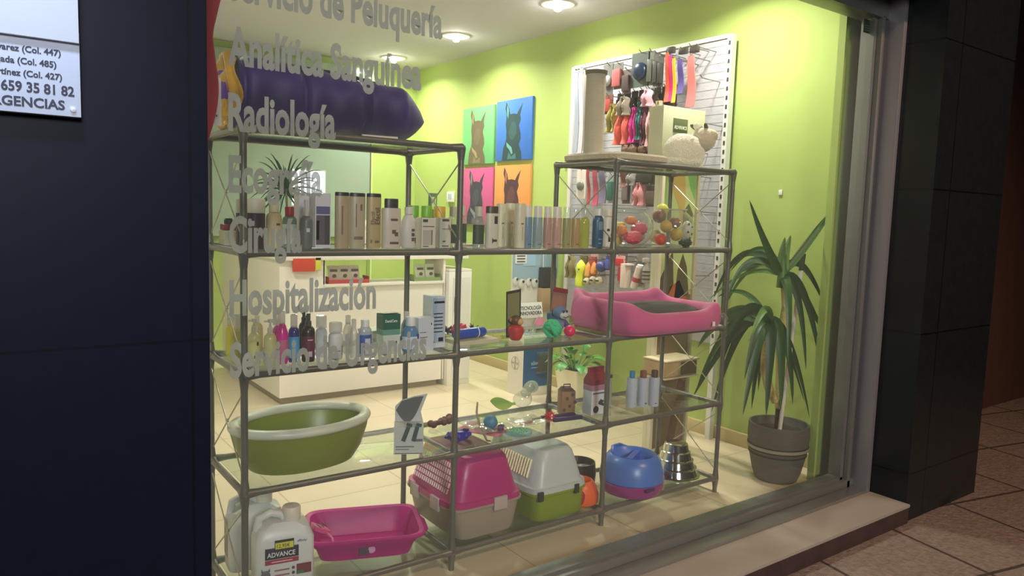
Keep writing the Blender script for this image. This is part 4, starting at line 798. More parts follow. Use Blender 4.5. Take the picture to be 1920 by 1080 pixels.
# bowls
t = thing('food_bowl', 'orange food bowl with a dark opening between the lime carrier and the third front post', 'bowl', (1.560, .110, z0))
P(MB().lathe([(.075, 0), (.088, .01), (.090, .04), (.078, .08), (.060, .105), (.052, .108), (.048, .09), (.04, .04), (0, .035)], seg=36), 'bowl', M((226, 96, 42), .35), t); P(MB().sph((-.045, -.062, .045), .036, (.7, .5, 1)), 'side_opening', M((150, 44, 14), .5), t)
t = thing('food_bowl', 'black bowl behind the orange bowl near the third front post', 'bowl', (1.700, .285, z0))
P(MB().lathe([(.07, 0), (.085, .01), (.09, .06), (.086, .10), (.084, .118), (.078, .118), (.070, .09), (0, .06)], seg=36), 'bowl', M((36, 28, 22), .35), t)
t = thing('food_bowl', 'lower magenta bowl under the blue bowl on the lowest shelf', 'bowl', (1.868, .082, z0))
P(MB().lathe([(q_[0] * 1.1, q_[1] * 1.12) for q_ in [(.105, 0), (.125, .008), (.138, .03), (.140, .056), (.135, .060), (.12, .04), (0, .03)]], seg=48), 'bowl', M((150, 42, 128), .35), t); P(MB().box((-.03, -.150, .056), (.06, .01, .016), bevel=.003), 'front_notch', M((60, 24, 90), .4), t)
t = thing('food_bowl', 'blue non-slip bowl with angled divider stacked on the magenta bowl', 'bowl', (1.868, .082, z0 + .0675))
BB = M((74, 116, 196), .32)
P(MB().lathe([(q_[0] * 1.1, q_[1] * 1.08) for q_ in [(.138, .0), (.142, .006), (.138, .045), (.124, .085), (.108, .108), (.098, .114), (.092, .108), (.080, .07), (0, .06)]], seg=48), 'bowl', BB, t)
P(MB().prism([(-.088, -.03), (.088, -.03), (.080, .012), (-.080, .012)], .030, Matrix.Translation((.02, .01, .100)) @ Matrix.Rotation(.5, 4, 'Z') @ Matrix.Rotation(pi / 2, 4, 'X')), 'divider', M((52, 92, 190), .32), t)
P(MB().tube([(-.05, .09, .105), (-.02, .115, .125), (.03, .12, .125), (.06, .10, .112)], .010, 10), 'rear_lip', BB, t)
CH = M((206, 204, 196), .12, 1.0, var=.02)
for k in range(4):
    r0 = .122 - k * .017
    nm = ['lowest steel bowl of the upside-down stack', 'second steel bowl of the upside-down stack', 'third steel bowl of the upside-down stack', 'topmost steel bowl of the upside-down stack'][k]
    zz = z0 + k * .039
    o = MB().lathe([(r0 * .98, .001), (r0 * 1.05, .003), (r0 * 1.05, .007), (r0 * .95, .010), (r0 * .84, .047), (r0 * .76, .052), (r0 * .6, .0535), (0, .054)], seg=48).build('steel_bowl', CH, loc=(2.240, .135, zz))
    tag(o, nm + ' at the right end of the lowest shelf', 'bowl', 'stack of steel bowls')

# ------------------------------------------------------------------ back of the shop
# reception counter
CW = M((226, 220, 208), .4)
t = thing('reception_counter', 'long white reception counter with a snack niche across the back of the shop', 'counter', (1.05, 2.75, 0))
b = MB(); b.b2(0, 1.33, 0, .05, .05, .85); b.b2(0, .33, 0, .05, .85, 1.03); b.b2(0, .05, .05, 1.45, .05, 1.03); P(b, 'front_panel', CW, t, smooth=False)
P(MB().b2(-.01, 1.55, -.02, .34, 1.03, 1.062, bevel=.002), 'worktop', CW, t); P(MB().b2(-.01, .55, .34, 1.47, 1.03, 1.062, bevel=.002), 'side_worktop', CW, t)
P(MB().b2(.33, 1.33, -.02, .30, .835, .853, bevel=.001), 'niche_shelf', CW, t); P(MB().b2(.32, .335, .0, .30, .853, 1.03), 'niche_side', CW, t); P(MB().b2(1.325, 1.345, .0, .30, .05, 1.03), 'niche_side', CW, t)
P(MB().b2(.02, 1.30, .03, 1.40, 0, .05), 'plinth', M((150, 140, 120), .5), t)
t = thing('end_cabinet', 'lower white cabinet at the right end of the reception counter', 'cabinet', (2.40, 2.70, 0)); P(MB().b2(0, .215, 0, .42, 0, .93, bevel=.002), 'cabinet_body', M((222, 220, 212), .4), t); P(MB().b2(.0, .215, 0, .42, .932, .945), 'cabinet_top', CW, t)
cdo = P(MB().b2(.04, .2, -.006, 0, .05, .88), 'cabinet_door', M((214, 212, 206), .4), t); P(MB().b2(.05, .06, -.016, -.006, .60, .72, bevel=.002), 'handle', STEEL, cdo)
tag(MB().b2(1.14, 1.298, 2.725, 2.745, .952, 1.045, bevel=.001).build('red_holder', M((196, 66, 44), .45)), 'orange red leaflet holder on the front of the reception counter', 'leaflet holder')
tag(MB().b2(1.302, 1.345, 2.730, 2.745, .960, 1.050, bevel=.001).build('yellow_leaflet', M((206, 206, 60), .5)), 'narrow yellow leaflet beside the orange holder on the counter', 'leaflet')
def traybox(lb, x, w_, c):
    o = thing('snack_tray', lb, 'tray', (x, 2.82, .854)); m_ = M(c, .5)
    b = MB(); b.b2(-w_ / 2, w_ / 2, -.05, .06, 0, .004); b.b2(-w_ / 2, w_ / 2, -.052, -.048, 0, .028); b.b2(-w_ / 2, -w_ / 2 + .004, -.05, .06, 0, .05); b.b2(w_ / 2 - .004, w_ / 2, -.05, .06, 0, .05); P(b, 'tray', m_, o, smooth=False)
traybox('red cardboard tray of snack bags in the left of the counter niche', 1.58, .32, (176, 62, 60))
traybox('green cardboard tray of snack bags in the right of the counter niche', 2.245, .24, (126, 146, 90))
def snack(lb, x, dz, c, grp):
    o = thing('snack_bag', lb, 'snack bag', (x, 2.81, .862), 0, grp)
    P(MB().sheet(lambda u, v: Vector(((u - .5) * .078 * (1 - .08 * sin(v * pi)), .02 + .025 * v - .012 * sin(u * pi) * sin(v * pi), .004 + .112 * v)), 10, 12, .012), 'bag', M(c, .5), o)
    P(MB().box((0, .012, .085), (.055, .004, .018), rx=-.2), 'printed_title', M((90, 80, 70), .6), o, smooth=False); P(MB().sph((.004, .006, .045), .014, (1.2, .3, 1), sub=2), 'printed_dog', M((120, 90, 80), .6), o)
for q, nm in enumerate(['left', 'middle', 'right']): snack('%s one of three pale snack bags in the red tray' % nm, 1.478 + .084 * q, 0, (214, 204, 186), 'pale snack bags in the red tray')
for q, nm in enumerate(['left', 'right']): snack('%s one of two pale green snack bags in the green tray' % nm, 2.205 + .092 * q, 0, (208, 214, 180), 'pale green snack bags in the green tray')
tag(MB().b2(2.325, 2.375, 2.88, 2.92, 1.062, 1.14).build('cardboard_stand', M((120, 150, 110), .5)), 'small green cardboard block on the counter under the dark card holder', 'stand')
t = thing('card_holder', 'small dark green box standing upright behind the yellow capped bottle', 'box', (2.35, 2.90, 1.14)); P(MB().b2(-.03, .03, -.02, .02, 0, .41, bevel=.002), 'box_body', M((66, 88, 54), .5), t); P(MB().b2(-.02, .02, -.0215, -.02, .28, .38), 'printed_panel', M((150, 176, 110), .5), t)
t = thing('leaflet_stand', 'white leaflet stand on the reception counter left of the beige bottles', 'leaflet stand', (1.86, 3.0, 1.062))
P(MB().b2(-.06, .06, -.01, .01, 0, .26, bevel=.002), 'stand_back', M((216, 216, 210), .4), t); P(MB().b2(-.05, .05, -.013, -.01, .06, .22), 'leaflet', M((190, 176, 160), .5), t); P(MB().b2(-.03, .03, -.0145, -.013, .08, .11), 'printed_photo', M((96, 70, 50), .5), t)
# partition of grey glass behind the counter, with a glowing panel added as its bright reflection
tag(MB().b2(-.40, 2.635, 4.68, 4.70, 1.12, 2.80).build('glass_partition', M((150, 168, 148), .12, var=.05, vscale=1.5)), 'grey green glass partition behind the reception counter', 'partition')
t = thing('reflection_panel', 'small glowing white panel standing in for a reflection in the grey partition behind the spiky plant', 'reflection panel', (1.99, 4.675, 1.59)); P(MB().b2(-.16, .16, -.004, .004, -.165, .165, bevel=.001), 'glowing_reflection', emat('reflection_glow', (232, 240, 255), 4.2), t)
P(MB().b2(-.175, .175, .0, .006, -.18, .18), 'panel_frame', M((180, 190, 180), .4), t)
tag(MB().b2(2.64, 2.655, 4.66, 4.74, 0, 2.80).build('partition_post', M((206, 226, 150), .4)), 'thin pale vertical edge post of the grey partition', 'post')
def spike(base, mid, tip, wd, mat, parent, name='leaf', fold=.25):
    base, mid, tip = Vector(base), Vector(mid), Vector(tip); up = (tip - base)
    def fn(u, v):
        p = base * (1 - u) ** 2 + mid * 2 * u * (1 - u) + tip * u * u
        d = (mid - base) * (1 - u) + (tip - mid) * u; d.normalize()
        s = d.cross(Vector((-.83, -.55, .15))).normalized() if abs(d.dot(Vector((-.83, -.55, .15)).normalized())) < .97 else d.orthogonal().normalized()
        n = s.cross(d); ww = wd * min(1, .35 + u * 4) * (1 - u) ** .6 if u < 1 else 0
        return p + s * (v - .5) * ww + n * abs(v - .5) * ww * fold
    return MB().sheet(fn, 16, 4, .0012).build(name, mat, parent)
t = thing('dracaena', 'spiky dark green dracaena in a pot on the reception counter against the glowing panel', 'potted plant', (1.55, 4.05, 1.062))
P(MB().lathe([(.05, 0), (.062, .01), (.075, .13), (.070, .13), (.06, .11), (0, .11)], seg=28), 'pot', M((196, 190, 180), .4), t); P(MB().tube([(0, 0, .1), (.01, 0, .3), (0, 0, .50)], [.012, .010, .012], 10), 'stem', M((96, 84, 54), .8), t)
PG = M((38, 74, 46), .45)
for k in range(46):
    a = k * 2.39996; el = 1.25 - 2.0 * (k / 46) + random.uniform(-.1, .1); L = random.uniform(.26, .42) * (1.1 if k < 12 else 1)
    d = Vector((cos(a) * cos(el), sin(a) * cos(el), sin(el))); b0 = Vector((0, 0, .46 + .06 * (1 - k / 46)))
    mid = b0 + d * L * .55 + Vector((0, 0, .06)); tip = b0 + d * L + Vector((0, 0, -.05 - .08 * (k / 46)))
    spike(b0, mid, tip, .022, PG, t)
# pictures of the dog (pop coloured dog heads)
def picture(lb, yc, zc, bg, dog, hi):
    t = thing('dog_picture', lb, 'picture', (3.188, yc, zc), 0, 'four square coloured dog pictures')
    P(MB().b2(-.022, 0, -.262, .262, -.262, .262, bevel=.002), 'canvas', M(bg, .5), t)
    mt = Matrix.Translation((-.0226, 0, 0)) @ Matrix.Rotation(-pi / 2, 4, 'Z') @ Matrix.Rotation(pi / 2, 4, 'X')
    body = [(p_[0] * 1.22, p_[1]) for p_ in [(-.13, -.258), (-.12, -.16), (-.085, -.08), (-.085, .0), (-.095, .05), (-.09, .10), (-.085, .14), (-.105, .19), (-.095, .245), (-.06, .19), (-.045, .135), (.0, .14), (.04, .13), (.06, .165), (.105, .215), (.085, .16), (.075, .12), (.085, .085), (.065, .03), (.085, -.03), (.09, -.08), (.07, -.13), (.10, -.20), (.105, -.258)]]
    P(MB().prism(body, .0012, mt), 'dog_silhouette', M(dog, .55), t, smooth=False)
    m2 = mt @ Matrix.Translation((0, 0, .001))
    P(MB().prism([(-.095, .13), (-.10, .19), (-.093, .22), (-.075, .17), (-.08, .10)], .001, m2), 'ear_highlight', M(hi, .55), t, smooth=False)
    P(MB().prism([(-.07, -.02), (-.05, .03), (-.02, .07), (.02, .07), (.05, .03), (.05, -.04), (.0, -.09), (-.05, -.07)], .001, m2), 'muzzle_highlight', M(tuple(int(.8 * a + .2 * b_) for a, b_ in zip(dog, hi)), .55), t, smooth=False)
    P(MB().prism([(-.10, -.10), (-.07, -.12), (-.02, -.15), (.0, -.2), (-.02, -.21), (-.05, -.17), (-.09, -.14)], .001, m2), 'chest_mark', M(hi, .55), t, smooth=False)
    P(MB().prism([(-.06, -.19), (-.02, -.23), (.04, -.20), (.05, -.25), (-.08, -.25)], .001, m2), 'chest_mark', M(tuple(int(.5 * a + .5 * b_) for a, b_ in zip(dog, hi)), .55), t, smooth=False)
picture('upper left dog picture, brown dog on pale green', 3.505, 2.115, (112, 186, 116), (104, 92, 66), (160, 142, 100))
picture('upper right dog picture, dark green dog on blue', 2.945, 2.13, (54, 110, 190), (28, 60, 62), (100, 160, 150))
picture('lower left dog picture, grey dog on pink', 3.505, 1.555, (200, 84, 134), (56, 52, 64), (130, 136, 140))
picture('lower right dog picture, dark brown dog on orange', 2.945, 1.565, (218, 146, 76), (76, 40, 42), (170, 110, 104))
t = thing('wall_thermostat', 'small white wall thermostat left of the dog pictures', 'thermostat', (3.19, 3.99, 1.50)); P(MB().b2(-.02, 0, -.06, .06, 0, .10, bevel=.004), 'casing', WHITE, t); P(MB().b2(-.021, -.02, -.035, .035, .025, .08), 'screen', M((176, 190, 200), .3), t)
t = thing('wall_socket', 'tiny white wall plate on the green wall above the yucca', 'wall plate', (3.19, .265, 1.565)); P(MB().b2(-.008, 0, -.012, .012, 0, .03, bevel=.002), 'plate', WHITE, t)
# promotional floor stand
t = thing('floor_display', 'blue and white floor display with dog photos and parasite collars beside the green wall', 'display stand', (2.715, 2.1, 0))
BW = M((222, 218, 206), .45); BLU = M((40, 92, 138), .45)
P(MB().b2(0, .29, 0, .20, 0, .47, bevel=.002), 'base_box', BW, t); P(MB().b2(0.002, .289, -.002, 0, .07, .455), 'blue_front', BLU, t)
P(MB().b2(0, .45, .175, .195, .47, 1.32, bevel=.002), 'back_panel', BW, t)
P(MB().b2(0.0, .45, .172, .175, .90, 1.32), 'photo_panel', M((150, 176, 190), .5), t)
P(MB().b2(.10, .22, .170, .172, 1.0, 1.30), 'photo_panel', M((160, 190, 214), .5), t)
P(MB().b2(.02, .13, .169, .172, 1.02, 1.10), 'white_caption', WHITE, t); 
for q in range(3): P(MB().b2(.035, .115, .168, .169, 1.03 + .022 * q, 1.04 + .022 * q), 'printed_line', M((80, 84, 88), .5), t)
for q, (dx, dz, s_) in enumerate([(.03, .88, .035), (.09, .86, .04), (.16, .87, .036), (.22, .86, .04)]):
    P(MB().sph((dx, .168, dz), s_, (.8, .12, 1.0), sub=2), 'photo_dog', M((206, 206, 198), .6), t); P(MB().sph((dx + .01, .162, dz + .018), s_ * .3, (1, .2, 1), sub=2), 'photo_spot', M((50, 52, 60), .6), t)
P(MB().prism([(0, 0), (.24, 0), (.24, .12), (0, .12)], .004, Matrix.Translation((.0, .08, .60)) @ Matrix.Rotation(radians(80), 4, 'X')), 'caption_panel', WHITE, t, smooth=False)
rc = Matrix.Translation((.008, .064, .668)) @ Matrix.Rotation(radians(80), 4, 'X')
text('TECNOLOGÍA', .040, (0, 0, 0), M((50, 50, 54), .5), t, xs=.80, bold=.02, rot=rc); text('INNOVADORA', .040, (0, 0, 0), M((50, 50, 54), .5), t, xs=.80, bold=.02, rot=Matrix.Translation((0, .007, -.042)) @ rc)
P(MB().prism([(.0, .0), (.24, .0), (.20, .10), (.12, .04)], .003, Matrix.Translation((.0, .05, .49)) @ Matrix.Rotation(radians(80), 4, 'X')), 'grey_pattern', M((150, 150, 150), .5), t, smooth=False)
P(MB().prism([(.14, .07), (.20, .02), (.24, .08), (.19, .12)], .004, Matrix.Translation((.0, .048, .49)) @ Matrix.Rotation(radians(80), 4, 'X')), 'pink_pattern', M((206, 120, 150), .5), t, smooth=False)
def logo(mat):
    r_ = MB()
    n = 40
    g = [[r_.bm.verts.new(mat @ Vector((rr * cos(2 * pi * i / n), rr * sin(2 * pi * i / n), 0))) for i in range(n)] for rr in (.047, .050)]
    for i in range(n): r_.bm.faces.new((g[0][i], g[0][(i + 1) % n], g[1][(i + 1) % n], g[1][i]))
    P(r_, 'logo_ring', M((120, 130, 110), .5), t)
    for s_, px, py in [('B', -.036, 0), ('A', -.018, 0), ('Y', 0, 0), ('E', .018, 0), ('R', .036, 0), ('B', 0, .036), ('A', 0, .018), ('E', 0, -.018), ('R', 0, -.036)]:
        text(s_, .021, (0, 0, 0), M((110, 120, 100), .5), t, rot=mat @ Matrix.Translation((px - .0065, py - .0075, .0005)), bold=.01, depth=.0003)
logo(Matrix.Translation((-.003, .10, .25)) @ Matrix.Rotation(-pi / 2, 4, 'Z') @ Matrix.Rotation(pi / 2, 4, 'X'))
logo(Matrix.Translation((.09, .02, .476)) @ Matrix.Rotation(radians(25), 4, 'X') @ Matrix.Diagonal((1.3, 1.3, 1, 1)))
text('eSeresto', .040, (.075, -.004, .245), M((180, 200, 216), .5), t, bold=.01)
P(MB().b2(.08, .20, -.004, -.002, .22, .224), 'printed_rule', M((180, 200, 216), .5), t)
P(MB().b2(.125, .265, -.035, -.003, .175, .345, bevel=.006), 'blister', CLEAR, t); P(MB().b2(.14, .25, -.03, -.008, .19, .32, bevel=.004), 'dark_tin', M((30, 42, 44), .4), t)
P(MB().b2(.25, .38, .10, .165, .83, .99, bevel=.008), 'dark_tin', M((42, 46, 40), .4), t); P(MB().b2(.25, .38, .10, .165, .64, .825, bevel=.003), 'kraft_pack', M((170, 142, 104), .6), t)
P(MB().tube([(.275, .14, .99), (.28, .16, 1.3)], .003, 8), 'wire', M((216, 214, 206), .4), t)
# peace lily
t = thing('peace_lily', 'peace lily in a white tapered pot on the floor beside the floor display', 'potted plant', (2.86, 1.66, 0), rz=radians(10))
P(MB().loft([(0, 0, 0, .075, .075), (0, 0, .30, .115, .115), (0, 0, .30, .105, .105), (0, 0, .27, .10, .10)], n=8), 'pot', M((222, 214, 184), .4), t); P(MB().loft([(0, 0, .272, .1, .1), (0, 0, .275, .09, .09)], n=8), 'soil', M((60, 46, 34), .9), t)
PL1 = M((74, 128, 60), .4)
for k in range(26):
    a = k * 2.39996; el = random.uniform(.45, 1.25); L = random.uniform(.18, .29); d = Vector((cos(a) * cos(el), sin(a) * cos(el), sin(el)))
    b0 = Vector((cos(a) * .02, sin(a) * .02, .28)); m0 = b0 + d * L * .55
    P(MB().tube([b0, m0], [.003, .002], 6), 'stem', PL1, t)
    def lf(u, v, m0=m0, d=d, L=L, a=a):
        ww = .062 * sin(min(1, u * .97 + .03) * pi) ** .8; s = Vector((-sin(a), cos(a), 0)); p = m0 + d * L * .62 * u + Vector((0, 0, -.11 * u * u))
        return p + s * (v - .5) * ww + Vector((0, 0, -.25 * abs(v - .5) * ww))
    MB().sheet(lf, 10, 4, .001).build('leaf', M((62 + (k % 4) * 12, 118 + (k % 3) * 12, 56), .4), t)
# tall picture display tower
t = thing('food_display_tower', 'tall cardboard display tower with the ADVANCE sign and dog pictures behind the right bay', 'display stand', (2.56, .62, 0))
TW = M((212, 210, 180), .5)
P(MB().b2(0, .32, 0.012, .060, 0, 1.70, bevel=.002), 'tower_body', TW, t)
P(MB().b2(-.03, .33, -.01, .10, 1.70, 2.05, bevel=.002), 'header_box', M((206, 204, 172), .5), t)
P(MB().b2(.055, .175, -.014, -.01, 1.905, 1.985, bevel=.001), 'sign_plate', M((96, 104, 74), .5), t); text('ADVANCE', .027, (.060, -.0152, 1.924), M((222, 222, 196), .5), t, xs=.86, bold=.03)
P(MB().b2(-.012, .012, -.012, .012, 0, 1.70, bevel=.002), 'edge_post', M((216, 208, 186), .5), t); P(MB().b2(.308, .326, -.005, .012, 0, 1.70), 'edge_post', M((176, 168, 140), .5), t)
mtw = Matrix.Translation((0, .0105, 0)) @ Matrix.Rotation(pi / 2, 4, 'X')
def blob(pts, c, nm='printed_picture', k=0): P(MB().prism(pts, .002 + .001 * k, mtw), nm, M(c, .55), t, smooth=False)
blob([(.015, .02), (.305, .02), (.305, .95), (.015, .95)], (110, 92, 66))
blob([(.015, .95), (.305, .95), (.305, 1.69), (.015, 1.69)], (176, 188, 130))
blob([(.06, 1.68), (.20, 1.69), (.22, 1.52), (.19, 1.38), (.15, 1.50), (.08, 1.60)], (186, 156, 92), k=1)
blob([(.22, 1.69), (.30, 1.69), (.30, 1.52), (.25, 1.60)], (110, 168, 96), k=1)
blob([(.02, 1.66), (.05, 1.66), (.06, 1.45), (.09, 1.36), (.04, 1.38)], (130, 176, 96), k=1)
blob([(.20, 1.45), (.25, 1.50), (.29, 1.44), (.28, 1.25), (.20, 1.28)], (96, 92, 66), k=1)
blob([(.03, 1.05), (.13, 1.22), (.15, 1.02), (.09, .92), (.03, .95)], (76, 62, 40), k=1)
blob([(.18, 1.10), (.22, 1.20), (.26, 1.12), (.29, .95), (.16, .92)], (80, 70, 44), k=1)
blob([(.12, 1.0), (.2, 1.04), (.29, .90), (.10, .88)], (170, 84, 48), k=1)
blob([(.15, .02), (.22, .02), (.30, .40), (.24, .44)], (84, 58, 40), k=1)
P(MB().b2(-.075, .20, -.16, .01, .500, .585, bevel=.003), 'leaflet_tray', M((176, 150, 108), .5), t); P(MB().b2(-.08, .21, -.17, .01, .588, .597, bevel=.002), 'tray_top', M((196, 184, 150), .5), t)
P(MB().b2(-.08, .21, -.17, .01, .488, .497, bevel=.002), 'tray_bottom', M((196, 184, 150), .5), t); P(MB().b2(.06, .195, -.1622, -.160, .505, .58), 'tray_front', M((84, 74, 48), .5), t)
text('OK', .055, (-.02, -.1622, .512), M((60, 44, 34), .5), t) if False else None
# pegboard with goods
t = thing('pegboard', 'tall white perforated pegboard on the green wall hung with pet accessories', 'pegboard', (3.13, 1.37, 0))
P(MB().b2(-.012, .012, -.72, .72, .62, 2.52, bevel=.002), 'board', M((172, 172, 177), .4, bump=.25, bscale=60, stretch=(1, 1, 1)), t)
for yy in (-.735, .735): P(MB().b2(-.022, .02, yy - .018, yy + .018, 0, 2.54), 'upright', M((216, 214, 206), .4), t)
P(MB().b2(-.02, .02, -.72, .72, 2.52, 2.545), 'top_rail', WHITE, t)
sl_ = MB()
for q in range(34): sl_.b2(-.024, -.021, -.742, -.728, .66 + q * .055, .685 + q * .055)
P(sl_, 'slots', M((60, 60, 60), .5), t)
ln = MB()
for q in range(36): ln.b2(-.0135, -.012, -.71, .71, .66 + q * .052, .663 + q * .052)
P(ln, 'perforation_rows', M((176, 174, 172), .5), t)
XH = 3.118
def hook(y, z, L=.20):
    P(MB().tube([(XH - 3.13, y - 1.37, z), (XH - 3.13 - L, y - 1.37, z + .005), (XH - 3.13 - L - .02, y - 1.37, z + .022)], .0028, 6), 'hook', M((120, 116, 108), .35, .7), t)
for (y, z) in [(.743, 2.45), (.70, 2.26), (.66, 1.985), (.68, 1.45), (.80, 2.46), (.87, 2.45), (.70, 1.05)]: hook(y, z, .17)
def strap(lb, y, z1_, z0_, wd, c, x=2.95, n=1, cat='leash', name='hanging_leash', grp='leashes on the pegboard'):
    t_ = thing(name, lb, cat, (x, y, z0_), 0, grp); h = z1_ - z0_
    hook(y, z1_ - .01, max(.05, 3.118 - x))
    P(MB().sheet(lambda u, v: Vector((.01 * sin(v * 5), (u - .5) * wd * (1 - .3 * v), h * v)), 6, 14, .006), 'strap', M(c, .6, var=.08), t_)
    P(MB().tube([(0, -wd * .2, h - .03), (0, 0, h + .012), (0, wd * .2, h - .03)], .0045, 8), 'clip', M((150, 146, 140), .3, .8), t_)
    return t_
def pack(lb, y, z1_, z0_, wd, card, prod, x=2.95, round_=False, name='blister_pack', cat='pack', grp='hanging packs on the pegboard', th=.02):
    t_ = thing(name, lb, cat, (x, y, z0_), 0, grp); h = z1_ - z0_
    hook(y, z1_ - .008, max(.05, 3.118 - x))
    P(MB().b2(0, .004, -wd / 2, wd / 2, 0, h, bevel=.001), 'card', M(card, .5), t_, smooth=False)
    if round_: P(MB().sph((-.008, 0, h * .45), min(wd, h) * .36, (.5, 1, 1)), 'product', M(prod, .3), t_)
    else: P(MB().b2(-th, 0, -wd * .38, wd * .38, h * .1, h * .75, bevel=.004), 'product', M(prod, .4), t_)
    return t_
def garment(lb, y, z1_, z0_, wd, c, x=2.95, cat='dog coat', name='dog_coat', flare=1.6, grp='dog coats on the pegboard'):
    t_ = thing(name, lb, cat, (x, y, z0_), 0, grp); h = z1_ - z0_
    hook(y, z1_ - .005, max(.05, 3.118 - x))
    def fn(u, v):
        wv = wd * (.5 + .5 * (1 - v) ** .7) * (1 if v < .92 else .6)
        return Vector((.018 * sin(u * 12 + 3 * v) + .01 * sin(v * 9), (u - .5) * wv, h * v))
    P(MB().sheet(fn, 22, 14, .008), 'fabric', M(c, .8, bump=.3, bscale=25, sheen=.2, var=.06), t_)
    P(MB().tube([(-.005, -wd * .25, h * .72), (-.01, 0, h * .64), (-.005, wd * .25, h * .72)], .004, 8), 'trim', M(tuple(min(255, int(v * .65)) for v in c), .6), t_)
    return t_
strap('silver grey leash hanging farthest left on the pegboard', 1.868, 2.46, 1.875, .048, (150, 158, 172))
strap('white leash hanging second from the left edge of the pegboard', 1.815, 2.47, 1.85, .045, (190, 184, 186))
strap('pale grey leash half hidden left of the scratching post column', 1.766, 2.45, 1.88, .05, (120, 116, 114))
pack('transparent pack with a silver round piece right of the scratching post', 1.539, 2.464, 2.25, .105, (96, 96, 94), (176, 180, 184), round_=True)
pack('small grey pack with red sticker in the top row', 1.443, 2.458, 2.28, .10, (110, 108, 104), (176, 96, 96))
pack('narrow brown grey pack left of the dark blue muzzle pack', 1.352, 2.402, 2.24, .08, (116, 100, 96), (84, 70, 70))
pack('large rounded dark blue muzzle pack at the top of the pegboard', 1.228, 2.497, 2.27, .165, (92, 104, 96), (30, 52, 84), round_=True, th=.04)
pack('flat grey pack just right of the dark blue muzzle pack', 1.134, 2.49, 2.27, .05, (120, 126, 112), (100, 106, 96))
pack('middle flat dark grey pack in the top row', 1.087, 2.47, 2.26, .04, (96, 98, 88), (74, 76, 70))
pack('right flat dark grey pack next to the orange leash', 1.044, 2.45, 2.25, .042, (84, 84, 76), (60, 60, 56))
strap('orange leash with black clip in the top row of the pegboard', .991, 2.456, 2.15, .037, (232, 96, 66))
strap('magenta leash between the orange and the yellow leash', .962, 2.435, 2.15, .032, (214, 40, 120))
strap('yellow leash in the top row of the pegboard', .931, 2.414, 2.14, .030, (236, 176, 44))
strap('short purple collar right of the yellow leash', .880, 2.40, 2.19, .050, (84, 66, 140), cat='collar', name='dog_collar')
strap('coral pink leash hanging rightmost in the top row', .791, 2.41, 2.10, .070, (232, 110, 106))
for yy, zz in ((.985, 2.475), (.88, 2.455), (.79, 2.45)): P(MB().box((-.16, yy - 1.37, zz), (.03, .06, .04), bevel=.006), 'hook_clip', M((56, 52, 46), .4), t)
pack('dark red pack right of the scratching post in the second row', 1.530, 2.25, 2.12, .105, (110, 66, 60), (170, 70, 64))
garment('gold and olive shiny harness in the second row', 1.474, 2.184, 1.99, .115, (158, 148, 66), name='dog_harness', cat='harness')
garment('coral orange dog coat in the second row', 1.374, 2.13, 1.900, .165, (232, 104, 88))
garment('grey and brown dog hat above the coral coat', 1.344, 2.215, 2.09, .12, (150, 138, 122), x=2.92, cat='dog hat', name='dog_hat')
garment('bright magenta dog coat beside the coral one', 1.257, 2.14, 1.905, .085, (214, 40, 150))
garment('dark teal dog coat between magenta and wine red', 1.203, 2.17, 1.92, .05, (40, 110, 110))
garment('narrow wine red dog coat in the second row', 1.160, 2.156, 1.89, .052, (96, 32, 54))
garment('pale pink long dog coat left of the display tower header', 1.105, 2.150, 1.873, .07, (206, 166, 168))
garment('beige dog coat just left of the display tower header', 1.040, 2.161, 1.869, .07, (164, 152, 122))
garment('small ruffled light pink garment above the pale pink coat', 1.125, 2.24, 2.13, .085, (226, 170, 186), x=2.92)
for q, (yy, ww) in enumerate([(1.33, .075), (1.26, .085), (1.17, .075), (1.09, .085)]):
    tag(MB().sph((0, 0, 0), .036, (.7, ww / .072, 1), noise=.12).build('rolled_chew', M((112, 84, 66), .7), loc=(2.95, yy, 1.862)), ['leftmost', 'second', 'third', 'rightmost'][q] + ' brown rolled chew in the row under the coats', 'dog chew', 'rolled chews under the coats'); hook(yy, 1.87, .17)
for q, yy in enumerate([1.50, 1.43, 1.36, 1.29, 1.22, 1.15, 1.08, 1.01]):
    pack(['leftmost', 'second', 'third', 'fourth', 'fifth', 'sixth', 'seventh', 'rightmost'][q] + ' of eight dark packs added for the shade behind the coats, just under the top row', yy, 2.27, 2.09, .062, (74, 66, 60), [(50, 44, 42), (96, 84, 74), (60, 54, 60), (84, 60, 56)][q % 4], x=3.04, grp='dark backing packs behind the coats', name='backing_pack')  # dark backing added in place of the shade behind the goods
for q, yy in enumerate([1.42, 1.33, 1.24, 1.15, 1.06]):
    pack(['leftmost', 'second', 'third', 'fourth', 'rightmost'][q] + ' of five brown packs hanging behind the rolled chews', yy, 2.02, 1.79, .075, (120, 100, 90), [(90, 70, 60), (70, 60, 54)][q % 2], x=3.04, grp='brown packs behind the rolled chews', name='backing_pack')
for q, yy in enumerate([1.40, 1.30, 1.02]):
    pack(['left', 'middle', 'right'][q] + ' of three dark silver packs at the back of the third row', yy, 1.74, 1.50, .075, (104, 92, 90), (140, 126, 124), x=3.04, grp='dark silver packs of the third row', name='backing_pack')  # backing packs added to darken this row as well
for q, yy in enumerate([1.80, 1.70, 1.40, 1.22, 1.02]):
    pack(['leftmost', 'second', 'third', 'fourth', 'rightmost'][q] + ' of five mixed packs at the back of the fourth row', yy, 1.17, .93, .08, [(170, 160, 130), (206, 186, 176), (150, 120, 110), (140, 136, 128), (120, 114, 106)][q], [(110, 96, 60), (176, 70, 66), (190, 60, 70), (90, 84, 78), (150, 148, 142)][q], x=3.04, grp='mixed packs of the fourth row', name='backing_pack')
